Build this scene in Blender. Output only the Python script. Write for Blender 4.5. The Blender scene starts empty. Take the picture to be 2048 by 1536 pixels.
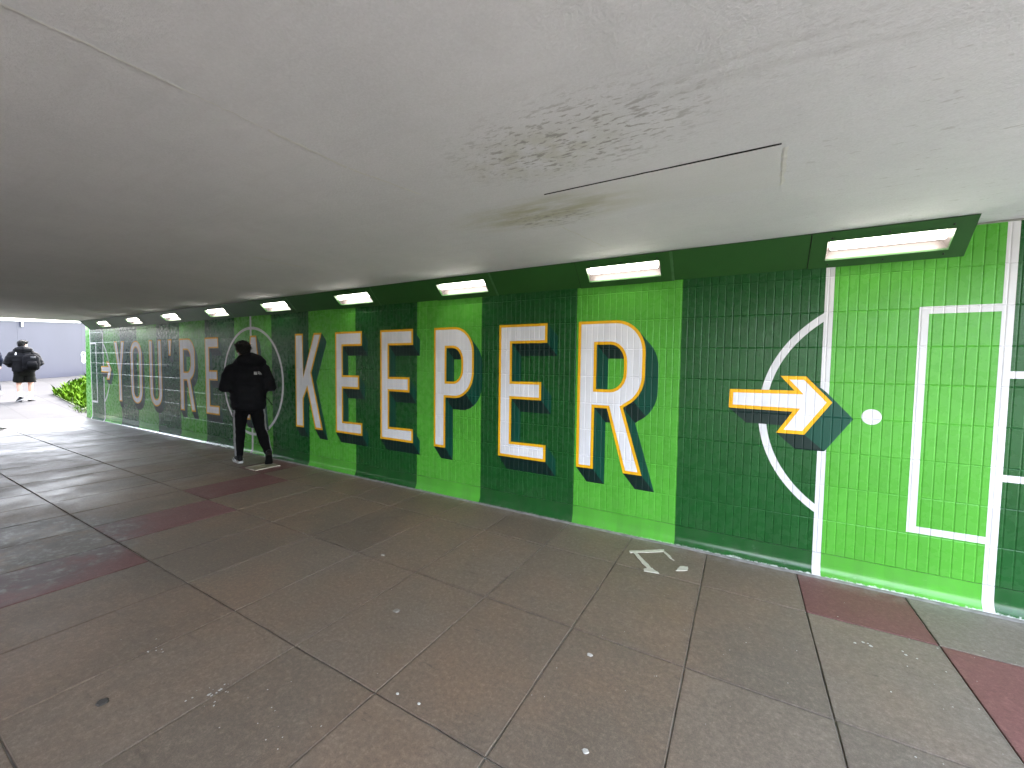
import bpy, bmesh, math, random
from mathutils import Vector, Matrix, noise
from mathutils.geometry import tessellate_polygon
from mathutils.bvhtree import BVHTree

random.seed(11)
S = bpy.context.scene
COL = S.collection

# ------------------------------------------------------------------ camera
cam_d = bpy.data.cameras.new("camera")
cam = bpy.data.objects.new("camera", cam_d)
COL.objects.link(cam)
Rm = [[0.8691, 0.0353, -0.4933], [-0.0127, 0.9987, 0.0492], [0.4944, -0.0365, 0.8685]]
def _w(c, s=1.0):
    return Vector((Rm[0][c] * s, Rm[2][c] * s, -Rm[1][c] * s))
rx, up, bk = _w(0), _w(1, -1), _w(2, -1)
rx.normalize(); bk.normalize()
up = bk.cross(rx).normalized(); rx = up.cross(bk).normalized()
CAM = Vector((-0.5214, -3.7083, 1.541))
cam.matrix_world = Matrix(((rx.x, up.x, bk.x, CAM.x), (rx.y, up.y, bk.y, CAM.y), (rx.z, up.z, bk.z, CAM.z), (0, 0, 0, 1)))
cam_d.sensor_width = 36.0
cam_d.lens = 811.72 / 2048 * 36.0
cam_d.clip_start = 0.05
cam_d.clip_end = 3000
S.camera = cam

# ------------------------------------------------------------------ world, sun, exposure
SUN_EL, SUN_AZ = math.radians(52), math.radians(325)
world = bpy.data.worlds.new("World")
S.world = world
world.use_nodes = True
wn, wl = world.node_tree.nodes, world.node_tree.links
wn.clear()
sky_t = wn.new("ShaderNodeTexSky")
sky_t.sky_type = 'NISHITA'
sky_t.sun_disc = False
sky_t.sun_elevation = SUN_EL
sky_t.sun_rotation = SUN_AZ
sky_t.air_density = 1.0
sky_t.dust_density = 4.0
sky_t.ozone_density = 1.0
hs = wn.new("ShaderNodeHueSaturation")
hs.inputs["Saturation"].default_value = 0.45
bg = wn.new("ShaderNodeBackground")
bg.inputs["Strength"].default_value = 0.15
wo = wn.new("ShaderNodeOutputWorld")
wl.new(sky_t.outputs[0], hs.inputs["Color"])
wl.new(hs.outputs[0], bg.inputs[0])
wl.new(bg.outputs[0], wo.inputs[0])

sun_d = bpy.data.lights.new("sun", 'SUN')
sun_d.energy = 0.6
sun_d.angle = math.radians(28)
sun_d.color = (1.0, 0.97, 0.93)
sun = bpy.data.objects.new("sun", sun_d)
COL.objects.link(sun)
sdir = Vector((math.sin(SUN_AZ) * math.cos(SUN_EL), math.cos(SUN_AZ) * math.cos(SUN_EL), math.sin(SUN_EL)))
sun.rotation_euler = sdir.to_track_quat('Z', 'Y').to_euler()

S.view_settings.view_transform = 'Standard'
S.view_settings.look = 'None'
S.view_settings.gamma = 1.0
S.view_settings.use_curve_mapping = False
S.view_settings.exposure = 4.52
LAMP_STRENGTH = 1.3

S.render.engine = 'CYCLES'
S.cycles.use_denoising = True
try:
    S.cycles.denoiser = 'OPENIMAGEDENOISE'
except Exception:
    pass
S.cycles.max_bounces = 14
S.cycles.diffuse_bounces = 12
S.cycles.glossy_bounces = 4
S.cycles.transparent_max_bounces = 12
S.cycles.caustics_reflective = False
S.cycles.caustics_refractive = False
S.cycles.sample_clamp_indirect = 6.0

# ------------------------------------------------------------------ node helpers
class NT:
    def __init__(self, name):
        self.m = bpy.data.materials.new(name)
        self.m.use_nodes = True
        self.t = self.m.node_tree
        self.t.nodes.clear()
        self.out = self.t.nodes.new("ShaderNodeOutputMaterial")
        self._pos = None
    def n(self, typ, **kw):
        nd = self.t.nodes.new(typ)
        for k, v in kw.items():
            setattr(nd, k, v)
        return nd
    def s(self, sock, v):
        if isinstance(v, bpy.types.NodeSocket):
            self.t.links.new(v, sock)
        elif v is not None:
            if sock.type == 'RGBA' and len(v) == 3:
                v = (*v, 1)
            sock.default_value = v
    def pos(self):
        if self._pos is None:
            self._pos = self.n("ShaderNodeNewGeometry").outputs["Position"]
        return self._pos
    def xyz(self, v=None):
        nd = self.n("ShaderNodeSeparateXYZ")
        self.s(nd.inputs[0], v if v is not None else self.pos())
        return nd.outputs
    def math(self, op, a, b=None, c=None, clamp=False):
        nd = self.n("ShaderNodeMath", operation=op, use_clamp=clamp)
        for i, v in enumerate((a, b, c)):
            if v is not None:
                self.s(nd.inputs[i], v)
        return nd.outputs[0]
    def vec(self, op, a, b):
        nd = self.n("ShaderNodeVectorMath", operation=op)
        self.s(nd.inputs[0], a); self.s(nd.inputs[1], b)
        return nd.outputs
    def mix(self, f, a, b, mode='MIX'):
        nd = self.n("ShaderNodeMix", data_type='RGBA', blend_type=mode)
        self.s(nd.inputs[0], f); self.s(nd.inputs[6], a); self.s(nd.inputs[7], b)
        return nd.outputs[2]
    def noise(self, scale, detail=4, rough=0.55, vec=None, dist=0.0, stretch=None):
        v = vec if vec is not None else self.pos()
        if stretch is not None:
            v = self.vec('MULTIPLY', v, stretch)[0]
        nd = self.n("ShaderNodeTexNoise")
        self.s(nd.inputs["Vector"], v)
        nd.inputs["Scale"].default_value = scale
        nd.inputs["Detail"].default_value = detail
        nd.inputs["Roughness"].default_value = rough
        nd.inputs["Distortion"].default_value = dist
        return nd.outputs[0]
    def rng(self, v, a, b, c=0.0, d=1.0, smooth=False):
        nd = self.n("ShaderNodeMapRange", clamp=True)
        if smooth:
            nd.interpolation_type = 'SMOOTHSTEP'
        self.s(nd.inputs[0], v)
        for i, q in enumerate((a, b, c, d)):
            nd.inputs[i + 1].default_value = q
        return nd.outputs[0]
    def ell(self, cx, cy, rx_, ry_, inner=0.4):
        d = self.vec('SUBTRACT', self.pos(), (cx, cy, 0))[0]
        d = self.vec('MULTIPLY', d, (1 / rx_, 1 / ry_, 0))[0]
        nd = self.n("ShaderNodeVectorMath", operation='LENGTH')
        self.s(nd.inputs[0], d)
        return self.rng(nd.outputs["Value"], inner, 1.0, 1.0, 0.0, True)
    def bump(self, h, strength=0.3, dist=0.01):
        nd = self.n("ShaderNodeBump")
        nd.inputs["Strength"].default_value = strength
        nd.inputs["Distance"].default_value = dist
        self.s(nd.inputs["Height"], h)
        return nd.outputs[0]
    def pbr(self, color, rough=0.6, normal=None, spec=0.5, metal=0.0, sheen=None, coat=None):
        nd = self.n("ShaderNodeBsdfPrincipled")
        self.s(nd.inputs["Base Color"], color)
        self.s(nd.inputs["Roughness"], rough)
        self.s(nd.inputs["Specular IOR Level"], spec)
        nd.inputs["Metallic"].default_value = metal
        if sheen:
            nd.inputs["Sheen Weight"].default_value = sheen
        if coat:
            nd.inputs["Coat Weight"].default_value = coat
            nd.inputs["Coat Roughness"].default_value = 0.12
        if normal is not None:
            self.s(nd.inputs["Normal"], normal)
        self.t.links.new(nd.outputs[0], self.out.inputs[0])
        return self.m

def simple(name, color, rough=0.6, nscale=40, amp=0.15, bump=0.0, spec=0.5, metal=0.0, sheen=None):
    t = NT(name)
    f = t.rng(t.noise(nscale, 5), 0.3, 0.7)
    a = tuple(c * (1 - amp) for c in color); b = tuple(min(1, c * (1 + amp)) for c in color)
    nrm = t.bump(t.noise(nscale * 3, 3), bump, 0.004) if bump else None
    return t.pbr(t.mix(f, a, b), rough, nrm, spec, metal, sheen)

# ------------------------------------------------------------------ mesh helpers
def mesh_obj(name, verts, faces, mat, parent=None, smooth=False, mats=None, fm=None):
    me = bpy.data.meshes.new(name)
    me.from_pydata([tuple(v) for v in verts], [], faces)
    for m in (mats or [mat]):
        me.materials.append(m)
    if fm:
        me.polygons.foreach_set("material_index", fm)
    if smooth:
        me.polygons.foreach_set("use_smooth", [True] * len(me.polygons))
    me.update()
    return link(name, me, parent)

def link(name, me, parent=None, loc=None):
    o = bpy.data.objects.new(name, me)
    COL.objects.link(o)
    if parent is not None:
        o.parent = parent
    if loc is not None:
        o.location = loc
    return o

def thing(name, label, cat, loc=(0, 0, 0), rotz=0.0, group=None):
    o = bpy.data.objects.new(name, None)
    o.empty_display_size = 0.1
    COL.objects.link(o)
    o.location = loc
    o.rotation_euler = (0, 0, rotz)
    o["label"] = label; o["category"] = cat
    if group:
        o["group"] = group
    return o

def tag(o, label, cat, group=None):
    o["label"] = label; o["category"] = cat
    if group:
        o["group"] = group
    return o

class MB:
    """collects faces of one mesh object"""
    def __init__(self):
        self.v = []; self.f = []; self.m = []
    def face(self, pts, mi=0):
        b = len(self.v)
        self.v.extend(tuple(p) for p in pts)
        self.f.append(tuple(range(b, b + len(pts)))); self.m.append(mi)
    def box(self, c, s, mat=None, mi=0):
        pts = [Vector((sx * s[0] / 2, sy * s[1] / 2, sz * s[2] / 2)) for sx in (-1, 1) for sy in (-1, 1) for sz in (-1, 1)]
        if mat is not None:
            pts = [mat @ p for p in pts]
        pts = [p + Vector(c) for p in pts]
        b = len(self.v)
        self.v.extend(tuple(p) for p in pts)
        for q in ((0, 1, 3, 2), (4, 6, 7, 5), (0, 4, 5, 1), (2, 3, 7, 6), (0, 2, 6, 4), (1, 5, 7, 3)):
            self.f.append(tuple(b + i for i in q)); self.m.append(mi)
    def loft(self, pts, n=14, caps=True, mi=0, exp=2.0, side=Vector((1, 0, 0))):
        """pts: (centre, ra, rb) rings swept along the polyline; ra follows `side`"""
        P = [Vector(p[0]) for p in pts]
        rings = []
        for i, (c, ra, rb) in enumerate(pts):
            if i == 0: d = P[1] - P[0]
            elif i == len(P) - 1: d = P[-1] - P[-2]
            else: d = (P[i + 1] - P[i]).normalized() + (P[i] - P[i - 1]).normalized()
            d.normalize()
            a = side - d * side.dot(d)
            if a.length < 1e-3:
                a = Vector((0, 1, 0)) - d * d.y
            a.normalize()
            b_ = d.cross(a).normalized()
            ring = []
            for k in range(n):
                t = 2 * math.pi * k / n
                cx, sx = math.cos(t), math.sin(t)
                cx = math.copysign(abs(cx) ** (2 / exp), cx); sx = math.copysign(abs(sx) ** (2 / exp), sx)
                ring.append(P[i] + a * ra * cx + b_ * rb * sx)
            rings.append(ring)
        base = len(self.v)
        for r in rings:
            self.v.extend(tuple(p) for p in r)
        for i in range(len(rings) - 1):
            for k in range(n):
                k2 = (k + 1) % n
                self.f.append((base + i * n + k, base + i * n + k2, base + (i + 1) * n + k2, base + (i + 1) * n + k)); self.m.append(mi)
        if caps:
            self.f.append(tuple(base + k for k in reversed(range(n)))); self.m.append(mi)
            e = base + (len(rings) - 1) * n
            self.f.append(tuple(e + k for k in range(n))); self.m.append(mi)
    def ball(self, c, r, nu=14, nv=9, mi=0, rot=None):
        if not hasattr(r, '__len__'): r = (r, r, r)
        pts = []
        base = len(self.v)
        def put(p):
            p = Vector(p)
            if rot is not None: p = rot @ p
            self.v.append(tuple(p + Vector(c)))
        put((0, 0, -r[2]))
        for j in range(1, nv):
            ph = -math.pi / 2 + math.pi * j / nv
            for i in range(nu):
                th = 2 * math.pi * i / nu
                put((r[0] * math.cos(ph) * math.cos(th), r[1] * math.cos(ph) * math.sin(th), r[2] * math.sin(ph)))
        put((0, 0, r[2]))
        top = base + 1 + (nv - 1) * nu
        for i in range(nu):
            i2 = (i + 1) % nu
            self.f.append((base, base + 1 + i2, base + 1 + i)); self.m.append(mi)
            self.f.append((top, top - nu + i, top - nu + i2)); self.m.append(mi)
            for j in range(nv - 2):
                a = base + 1 + j * nu
                self.f.append((a + i, a + i2, a + nu + i2, a + nu + i)); self.m.append(mi)
    def build(self, name, mat, parent=None, smooth=False, mats=None):
        return mesh_obj(name, self.v, self.f, mat, parent, smooth, mats, self.m if mats else None)

def remeshed(mb, name, mat, parent, voxel=0.014, smooth_it=4, wrinkle=0.0, wscale=9.0, seed=0.0, extra=None):
    """one continuous smooth skin from overlapping lofts"""
    me = bpy.data.meshes.new("tmp")
    me.from_pydata(mb.v, [], mb.f)
    tmp = bpy.data.objects.new("tmp", me)
    COL.objects.link(tmp)
    r = tmp.modifiers.new("r", 'REMESH'); r.mode = 'VOXEL'; r.voxel_size = voxel; r.use_smooth_shade = True
    s = tmp.modifiers.new("s", 'SMOOTH'); s.iterations = smooth_it; s.factor = 0.5
    dg = bpy.context.evaluated_depsgraph_get()
    dg.update()
    out = bpy.data.meshes.new_from_object(tmp.evaluated_get(dg))
    bpy.data.objects.remove(tmp); bpy.data.meshes.remove(me)
    if wrinkle:
        off = Vector((seed, seed * 1.7, seed * .3))
        cos = [v.co.copy() for v in out.vertices]; nos = [v.normal.copy() for v in out.vertices]
        for v, c, nn in zip(out.vertices, cos, nos):
            q = Vector((c.x * wscale * .55, c.y * wscale * .55, c.z * wscale * 1.5)) + off
            h = noise.noise(q) + 0.5 * noise.noise(q * 2.3)
            v.co = c + nn * h * wrinkle
    if extra is not None:
        bm = bmesh.new(); bm.from_mesh(out)
        vs = [bm.verts.new(p) for p in extra.v]
        for f in extra.f:
            try: bm.faces.new([vs[i] for i in f])
            except ValueError: pass
        bm.to_mesh(out); bm.free()
    out.polygons.foreach_set("use_smooth", [True] * len(out.polygons))
    out.materials.clear(); out.materials.append(mat)
    out.name = name
    return link(name, out, parent)

# ------------------------------------------------------------------ materials
STRIPES = [-15.07, -14.16, -13.155, -12.16, -11.15, -10.16, -9.18, -8.17, -7.07, -6.07, -5.05, -4.02, -3.02, -1.99, -0.99, 0.005, 0.889]
LIGHT, DARK = (0.078, 0.325, 0.036), (0.0105, 0.074, 0.016)

def mural_green(t):
    x = t.xyz()[0]
    wob = t.math('MULTIPLY', t.math('SUBTRACT', t.noise(6, 2), 0.5), 0.006)
    f = t.rng(t.math('ADD', x, wob), -17.0, 3.0)
    r = t.n("ShaderNodeValToRGB")
    t.s(r.inputs[0], f)
    cr = r.color_ramp
    cr.interpolation = 'CONSTANT'
    cr.elements[0].position = 0.0
    cr.elements[0].color = (*LIGHT, 1)
    cr.elements.remove(cr.elements[1])
    lt = False
    for b in STRIPES:
        e = cr.elements.new((b + 17.0) / 20.0)
        e.color = (*(LIGHT if lt else DARK), 1)
        lt = not lt
    return r.outputs[0]

def paint_finish(t, col, rough=0.25, spec=0.22):
    v = t.rng(t.noise(2.2, 5, 0.6), 0.3, 0.75, 0.9, 1.06)
    col = t.mix(1.0, col, t.n("ShaderNodeCombineColor").outputs[0], 'MIX') if False else col
    fx, fy, fz_ = t.xyz()
    cell = t.n("ShaderNodeCombineXYZ")
    t.s(cell.inputs[0], t.math('FLOOR', t.math('DIVIDE', fx, 0.0551))); t.s(cell.inputs[1], t.math('FLOOR', t.math('DIVIDE', t.math('SUBTRACT', fz_, 0.1663), 0.2541)))
    wnz = t.n("ShaderNodeTexWhiteNoise"); t.s(wnz.inputs["Vector"], cell.outputs[0])
    v = t.math('MULTIPLY', v, t.rng(wnz.outputs["Value"], 0, 1, 0.94, 1.05))
    vv = t.vec('SCALE', col, (0, 0, 0))
    nd = vv[0].node
    t.s(nd.inputs["Scale"], v)
    c = vv[0]
    z = t.xyz()[2]
    grime = t.math('MULTIPLY', t.rng(z, 0.0, 0.35, 0.35, 0.0), t.rng(t.noise(7, 6, 0.7), 0.42, 0.68), clamp=True)
    c = t.mix(t.math('MULTIPLY', grime, 0.55), c, (0.10, 0.10, 0.08))
    ro = t.rng(t.noise(14, 4), 0.3, 0.7, rough - 0.06, rough + 0.12)
    h = t.math('ADD', t.math('MULTIPLY', t.noise(170, 2), 0.35), t.math('MULTIPLY', t.noise(26, 3, stretch=(1, 1, .10)), 0.7))
    return t.pbr(c, ro, t.bump(h, 0.3, 0.0012), spec)

t = NT("mural_brick_paint"); M_BRICK = paint_finish(t, mural_green(t))
t = NT("mural_skirting_paint")
g = mural_green(t); zz = t.xyz()[2]
rag = t.math('ADD', zz, t.math('MULTIPLY', t.math('SUBTRACT', t.noise(30, 4, 0.7), 0.5), 0.05))
M_SKIRT = paint_finish(t, t.mix(t.math('MULTIPLY', t.rng(rag, 0.004, 0.014, 1.0, 0.0), t.rng(t.xyz()[0], -1.6, 0.0, 0.12, 1.0)), g, (0.62, 0.66, 0.62)), 0.16, 0.35)
def flat_paint(name, c, rough=0.36):
    t = NT(name)
    return paint_finish(t, t.mix(t.rng(t.noise(3, 3), .3, .7), tuple(q * .95 for q in c), c), rough)
M_WHITE = flat_paint("mural_white_paint", (0.72, 0.71, 0.75))
M_LINE = flat_paint("mural_line_paint", (0.62, 0.61, 0.63))
M_ORANGE = flat_paint("mural_orange_paint", (0.80, 0.41, 0.006))
M_TEAL = flat_paint("mural_teal_paint", (0.003, 0.058, 0.036))
M_DTEAL = flat_paint("mural_dark_teal_paint", (0.003, 0.016, 0.013))
M_SOFFIT = None
t = NT("soffit_green_paint")
M_SOFFIT = t.pbr(t.mix(t.rng(t.noise(3, 5), .3, .7), (0.014, 0.075, 0.012), (0.019, 0.095, 0.016)), 0.45, t.bump(t.noise(60, 3), .15, .002))
M_TRIM = simple("soffit_trim_paint", (0.05, 0.14, 0.05), 0.4, 20)
M_JOINT = simple("dark_joint", (0.01, 0.012, 0.01), 0.8)
M_SCREW = simple("screw_metal", (0.03, 0.03, 0.03), 0.45, 60, metal=0.6)
M_TRAY = simple("lamp_tray_grey", (0.10, 0.088, 0.085), 0.35, 10, 0.05)
t = NT("lamp_tube_glow")
em = t.n("ShaderNodeEmission"); em.inputs[0].default_value = (1.0, 0.93, 0.84, 1); em.inputs[1].default_value = LAMP_STRENGTH
t.t.links.new(em.outputs[0], t.out.inputs[0]); M_TUBE = t.m
t = NT("lamp_cover_glass")
tr = t.n("ShaderNodeBsdfTransparent"); tr.inputs[0].default_value = (0.93, 0.92, 0.92, 1)
gl = t.n("ShaderNodeBsdfGlossy"); gl.inputs["Roughness"].default_value = 0.12
df = t.n("ShaderNodeBsdfDiffuse"); df.inputs[0].default_value = (0.6, 0.58, 0.57, 1)
mx0 = t.n("ShaderNodeMixShader"); t.s(mx0.inputs[0], t.rng(t.noise(40, 4), .35, .7, 0.03, 0.14))
t.t.links.new(tr.outputs[0], mx0.inputs[1]); t.t.links.new(df.outputs[0], mx0.inputs[2])
mx = t.n("ShaderNodeMixShader"); fr = t.n("ShaderNodeFresnel"); fr.inputs[0].default_value = 1.4
t.t.links.new(fr.outputs[0], mx.inputs[0]); t.t.links.new(mx0.outputs[0], mx.inputs[1]); t.t.links.new(gl.outputs[0], mx.inputs[2])
t.t.links.new(mx.outputs[0], t.out.inputs[0]); M_LENS = t.m

# ceiling
def ceiling_mat(name, patch=False):
    t = NT(name)
    x, y, z = t.xyz()
    a = t.noise(1.1, 6, 0.6); b = t.noise(9, 6, 0.65); fine = t.noise(120, 3, 0.7)
    base = t.mix(t.rng(a, 0.32, 0.7), (0.642, 0.654, 0.689), (0.751, 0.754, 0.788))
    base = t.mix(t.rng(b, 0.35, 0.75, 0.0, 0.22), base, (0.567, 0.570, 0.589))
    base = t.mix(t.rng(fine, 0.35, 0.7, 0.0, 0.45), base, (0.834, 0.839, 0.888))
    # yellowish damp stain
    m1 = t.math('MULTIPLY', t.ell(-1.62, -1.42, 0.80, 0.30, 0.2), t.rng(t.noise(6, 5, .6, stretch=(.6, 2.4, 1)), .3, .6))
    base = t.mix(t.math('MULTIPLY', m1, 0.9), base, (0.475, 0.470, 0.353))
    m1b = t.math('MULTIPLY', t.ell(-1.35, -2.05, 0.55, 0.28, 0.1), t.rng(t.noise(8, 4, .6), .4, .62))
    base = t.mix(t.math('MULTIPLY', m1b, 0.55), base, (0.484, 0.478, 0.380))
    # mould specks
    sp = t.rng(t.noise(34, 3, 0.6, stretch=(.55, 1.5, 1)), 0.56, 0.63)
    sp2 = t.rng(t.noise(17, 4, 0.6, stretch=(.5, 1.6, 1)), 0.57, 0.64)
    reg = t.math('ADD', t.ell(-1.20, -2.08, 0.75, 0.40, 0.25), t.ell(-1.62, -1.30, 0.42, 0.2, 0.2), clamp=True)
    reg = t.math('ADD', reg, t.math('MULTIPLY', t.ell(-0.35, -2.25, 0.8, 0.3, 0.1), 0.22), clamp=True)
    m2 = t.math('MULTIPLY', t.math('MAXIMUM', sp, sp2), reg)
    base = t.mix(t.math('MULTIPLY', m2, 0.72), base, (0.250, 0.243, 0.236))
    # scattered specks over the right end
    m3 = t.math('MULTIPLY', t.rng(t.noise(24, 3, .6, stretch=(.5, 1.5, 1)), 0.66, 0.70), t.rng(x, -1.2, 0.6, 0.0, 0.6))
    base = t.mix(m3, base, (0.401, 0.394, 0.390))
    # two run marks
    for (y0, x0, amp, k, w, st) in ((-2.245, -0.9, 0.035, 4.2, 0.022, .16), (-2.15, -0.75, 0.05, 3.4, 0.026, .18)):
        xx = t.math('ADD', x, t.math('MULTIPLY', t.noise(3, 2), 0.3))
        c = t.math('MULTIPLY', t.math('SINE', t.math('MULTIPLY', xx, k)), amp)
        dy = t.math('ABSOLUTE', t.math('SUBTRACT', t.math('SUBTRACT', y, y0), c))
        ln = t.math('MULTIPLY', t.rng(dy, 0.0, w, 1.0, 0.0), t.ell(x0 + .25, y0, 0.62, 0.4, 0.3))
        base = t.mix(t.math('MULTIPLY', ln, st), base, (0.334, 0.327, 0.326))
    # faint brushed streaks
    st = t.rng(t.noise(3.0, 5, .7, stretch=(.7, 6, 1)), 0.5, 0.8, 0.0, 0.22)
    base = t.mix(st, base, (0.551, 0.553, 0.571))
    if patch:
        base = t.mix(0.25, base, (0.700, 0.704, 0.689))
    h = t.math('ADD', t.math('MULTIPLY', fine, 0.6), t.math('ADD', t.math('MULTIPLY', b, 1.2), t.math('MULTIPLY', a, 2.0)))
    return t.pbr(base, 0.75, t.bump(h, 0.6, 0.006), 0.25)
M_CEIL = ceiling_mat("painted_concrete_ceiling")
M_PATCH = ceiling_mat("plaster_patch_paint", True)
M_CRACK = simple("crack_shadow", (0.012, 0.012, 0.012), 0.9)
M_SEAM = simple("seam_filler", (0.69, 0.69, 0.68), 0.75, 25, .1, .3)
M_CONC = simple("plain_concrete", (0.30, 0.30, 0.28), 0.85, 6, .15, .3)

# paving
def slab_mat(name, dark, light, red=False):
    t = NT(name)
    oi = t.n("ShaderNodeObjectInfo").outputs["Random"]
    x, y, z = t.xyz()
    big = t.noise(0.75, 5, 0.6); mid = t.noise(5, 6, 0.65); fine = t.noise(150, 3, 0.75); grit = t.noise(420, 2, 0.8)
    c = t.mix(t.rng(mid, 0.3, 0.72), dark, light)
    c = t.mix(t.math('MULTIPLY', oi, 0.75), c, tuple(q * 0.72 for q in dark))
    if not red:
        c = t.mix(t.rng(big, 0.42, 0.60, 0.0, 0.65), c, (0.250, 0.160, 0.104))
        c = t.mix(t.rng(x, -0.8, 0.9, 0.0, 0.65), c, (0.205, 0.200, 0.190))
    med = t.noise(46, 5, 0.75)
    c = t.mix(t.rng(med, 0.40, 0.68, 0.0, 0.55), c, tuple(q * 0.55 for q in dark))
    c = t.mix(t.rng(med, 0.46, 0.30, 0.0, 0.40), c, tuple(min(1, q * 1.35) for q in light))
    c = t.mix(t.rng(fine, 0.35, 0.75, 0.0, 0.5), c, tuple(q * 0.5 for q in dark))
    c = t.mix(t.rng(grit, 0.60, 0.72, 0.0, 0.55), c, tuple(min(1, q * 1.75) for q in light))
    # scuffs
    sc = t.rng(t.noise(11, 5, 0.7, stretch=(.35, 1.6, 1)), 0.62, 0.70)
    c = t.mix(t.math('MULTIPLY', sc, 0.45), c, tuple(q * 0.45 for q in dark))
    # older cement skim and damp blotches in the far left part
    skim = t.math('MULTIPLY', t.ell(-5.4, -3.2, 1.1, 1.15, 0.75), t.rng(t.noise(3.2, 6, .7), .36, .5))
    c = t.mix(t.math('MULTIPLY', skim, 0.6), c, (0.10, 0.10, 0.10))
    pale = t.math('MULTIPLY', skim, t.rng(t.noise(16, 5, .7), .5, .65))
    c = t.mix(t.math('MULTIPLY', pale, 0.5), c, (0.30, 0.30, 0.29))
    # dust by the wall
    dust = t.math('MULTIPLY', t.rng(y, -0.22, -0.06, 0.0, 1.0), t.rng(t.noise(9, 5, .7), .35, .65))
    c = t.mix(t.math('MULTIPLY', dust, 0.45), c, (0.34, 0.33, 0.32))
    gx, gy, _g = t.xyz(t.n("ShaderNodeTexCoord").outputs["Generated"])
    ex = t.math('MULTIPLY', t.math('MINIMUM', gx, t.math('SUBTRACT', 1.0, gx)), 0.6)
    ey = t.math('MULTIPLY', t.math('MINIMUM', gy, t.math('SUBTRACT', 1.0, gy)), 0.9)
    ed = t.math('ADD', t.math('MINIMUM', ex, ey), t.math('MULTIPLY', t.math('SUBTRACT', t.noise(13, 5, .7), 0.5), 0.024))
    grub = t.math('MULTIPLY', t.rng(ed, 0.001, 0.014, 1.0, 0.0), t.rng(t.noise(1.7, 3), .35, .6, .25, 1.0))
    c = t.mix(t.math('MULTIPLY', grub, 0.38), c, (0.030, 0.028, 0.024))
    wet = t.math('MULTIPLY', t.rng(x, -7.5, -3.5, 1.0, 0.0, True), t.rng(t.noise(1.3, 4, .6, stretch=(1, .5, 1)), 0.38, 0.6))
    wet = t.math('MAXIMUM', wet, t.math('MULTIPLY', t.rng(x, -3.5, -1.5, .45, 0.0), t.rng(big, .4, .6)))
    c = t.mix(t.math('MULTIPLY', t.rng(x, -13.0, -7.0, 0.93, 0.0, True), t.rng(t.noise(.9, 3), .25, .6, .85, 1.0)), c, (0.036, 0.034, 0.033))  # base colour darkened towards the left mouth to counter its strong daylight
    ro = t.math('SUBTRACT', t.rng(mid, 0.3, 0.7, 0.56, 0.70), t.math('MULTIPLY', wet, 0.20))
    ro = t.math('ADD', ro, t.math('MULTIPLY', grub, 0.3), clamp=True)
    h = t.math('ADD', t.math('MULTIPLY', fine, .8), t.math('ADD', t.math('MULTIPLY', grit, .35), t.math('MULTIPLY', mid, 1.5)))
    return t.pbr(c, ro, t.bump(h, 0.4, 0.003), 0.27)
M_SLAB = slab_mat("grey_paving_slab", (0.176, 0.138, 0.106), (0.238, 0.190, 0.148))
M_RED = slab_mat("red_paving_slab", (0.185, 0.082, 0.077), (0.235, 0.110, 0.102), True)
t = NT("slab_joint_mortar")
M_MORTAR = t.pbr(t.mix(t.rng(t.noise(1.8, 3, .6), .40, .56), (0.05, 0.046, 0.04), (0.33, 0.31, 0.28)), 0.85, t.bump(t.noise(120, 4), .5, .004))
M_OUT = NT("outdoor_paving")
t = M_OUT
bk_t = t.n("ShaderNodeTexBrick")
t.s(bk_t.inputs["Vector"], t.pos())
bk_t.inputs["Color1"].default_value = (0.034, 0.0335, 0.036, 1); bk_t.inputs["Color2"].default_value = (0.041, 0.0405, 0.043, 1)
bk_t.inputs["Mortar"].default_value = (0.018, 0.018, 0.018, 1)
bk_t.inputs["Scale"].default_value = 1.0; bk_t.inputs["Mortar Size"].default_value = 0.008
bk_t.inputs["Brick Width"].default_value = 0.605; bk_t.inputs["Row Height"].default_value = 0.913
bk_t.offset = 0.0
M_OUT = t.pbr(t.mix(t.rng(t.noise(4, 6, .65), .35, .7, 0, .4), bk_t.outputs[0], (0.028, 0.028, 0.029)), 0.9, t.bump(t.noise(90, 4), .4, .004), 0.08)
M_KERB = simple("kerb_concrete", (0.09, 0.09, 0.088), 0.8, 12, .12, .3)
M_EARTH = simple("grassy_earth", (0.055, 0.075, 0.03), 0.95, 5, .4, .5)
t = NT("hoarding_paint")
M_HOARD = t.pbr(t.mix(t.rng(t.noise(1.4, 4, stretch=(1, 1, .3)), .3, .7), (0.022, 0.023, 0.040), (0.026, 0.027, 0.046)), 0.5, t.bump(t.noise(30, 3), .1, .003))
M_CAP = simple("hoarding_cap_white", (0.6, 0.6, 0.62), 0.5)
M_TAPE = simple("masking_tape", (0.52, 0.49, 0.42), 0.7, 50, .15, .2)
M_GUM = simple("flattened_gum", (0.42, 0.40, 0.37), 0.8, 120, .15)
M_GUMD = simple("dark_gum", (0.05, 0.045, 0.04), 0.7, 120, .15)
M_COVER = simple("cover_plate_stone", (0.30, 0.27, 0.18), 0.7, 22, .3, .3)
M_COVERF = simple("cover_plate_frame", (0.36, 0.32, 0.26), 0.6, 22, .25, .2)
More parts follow.
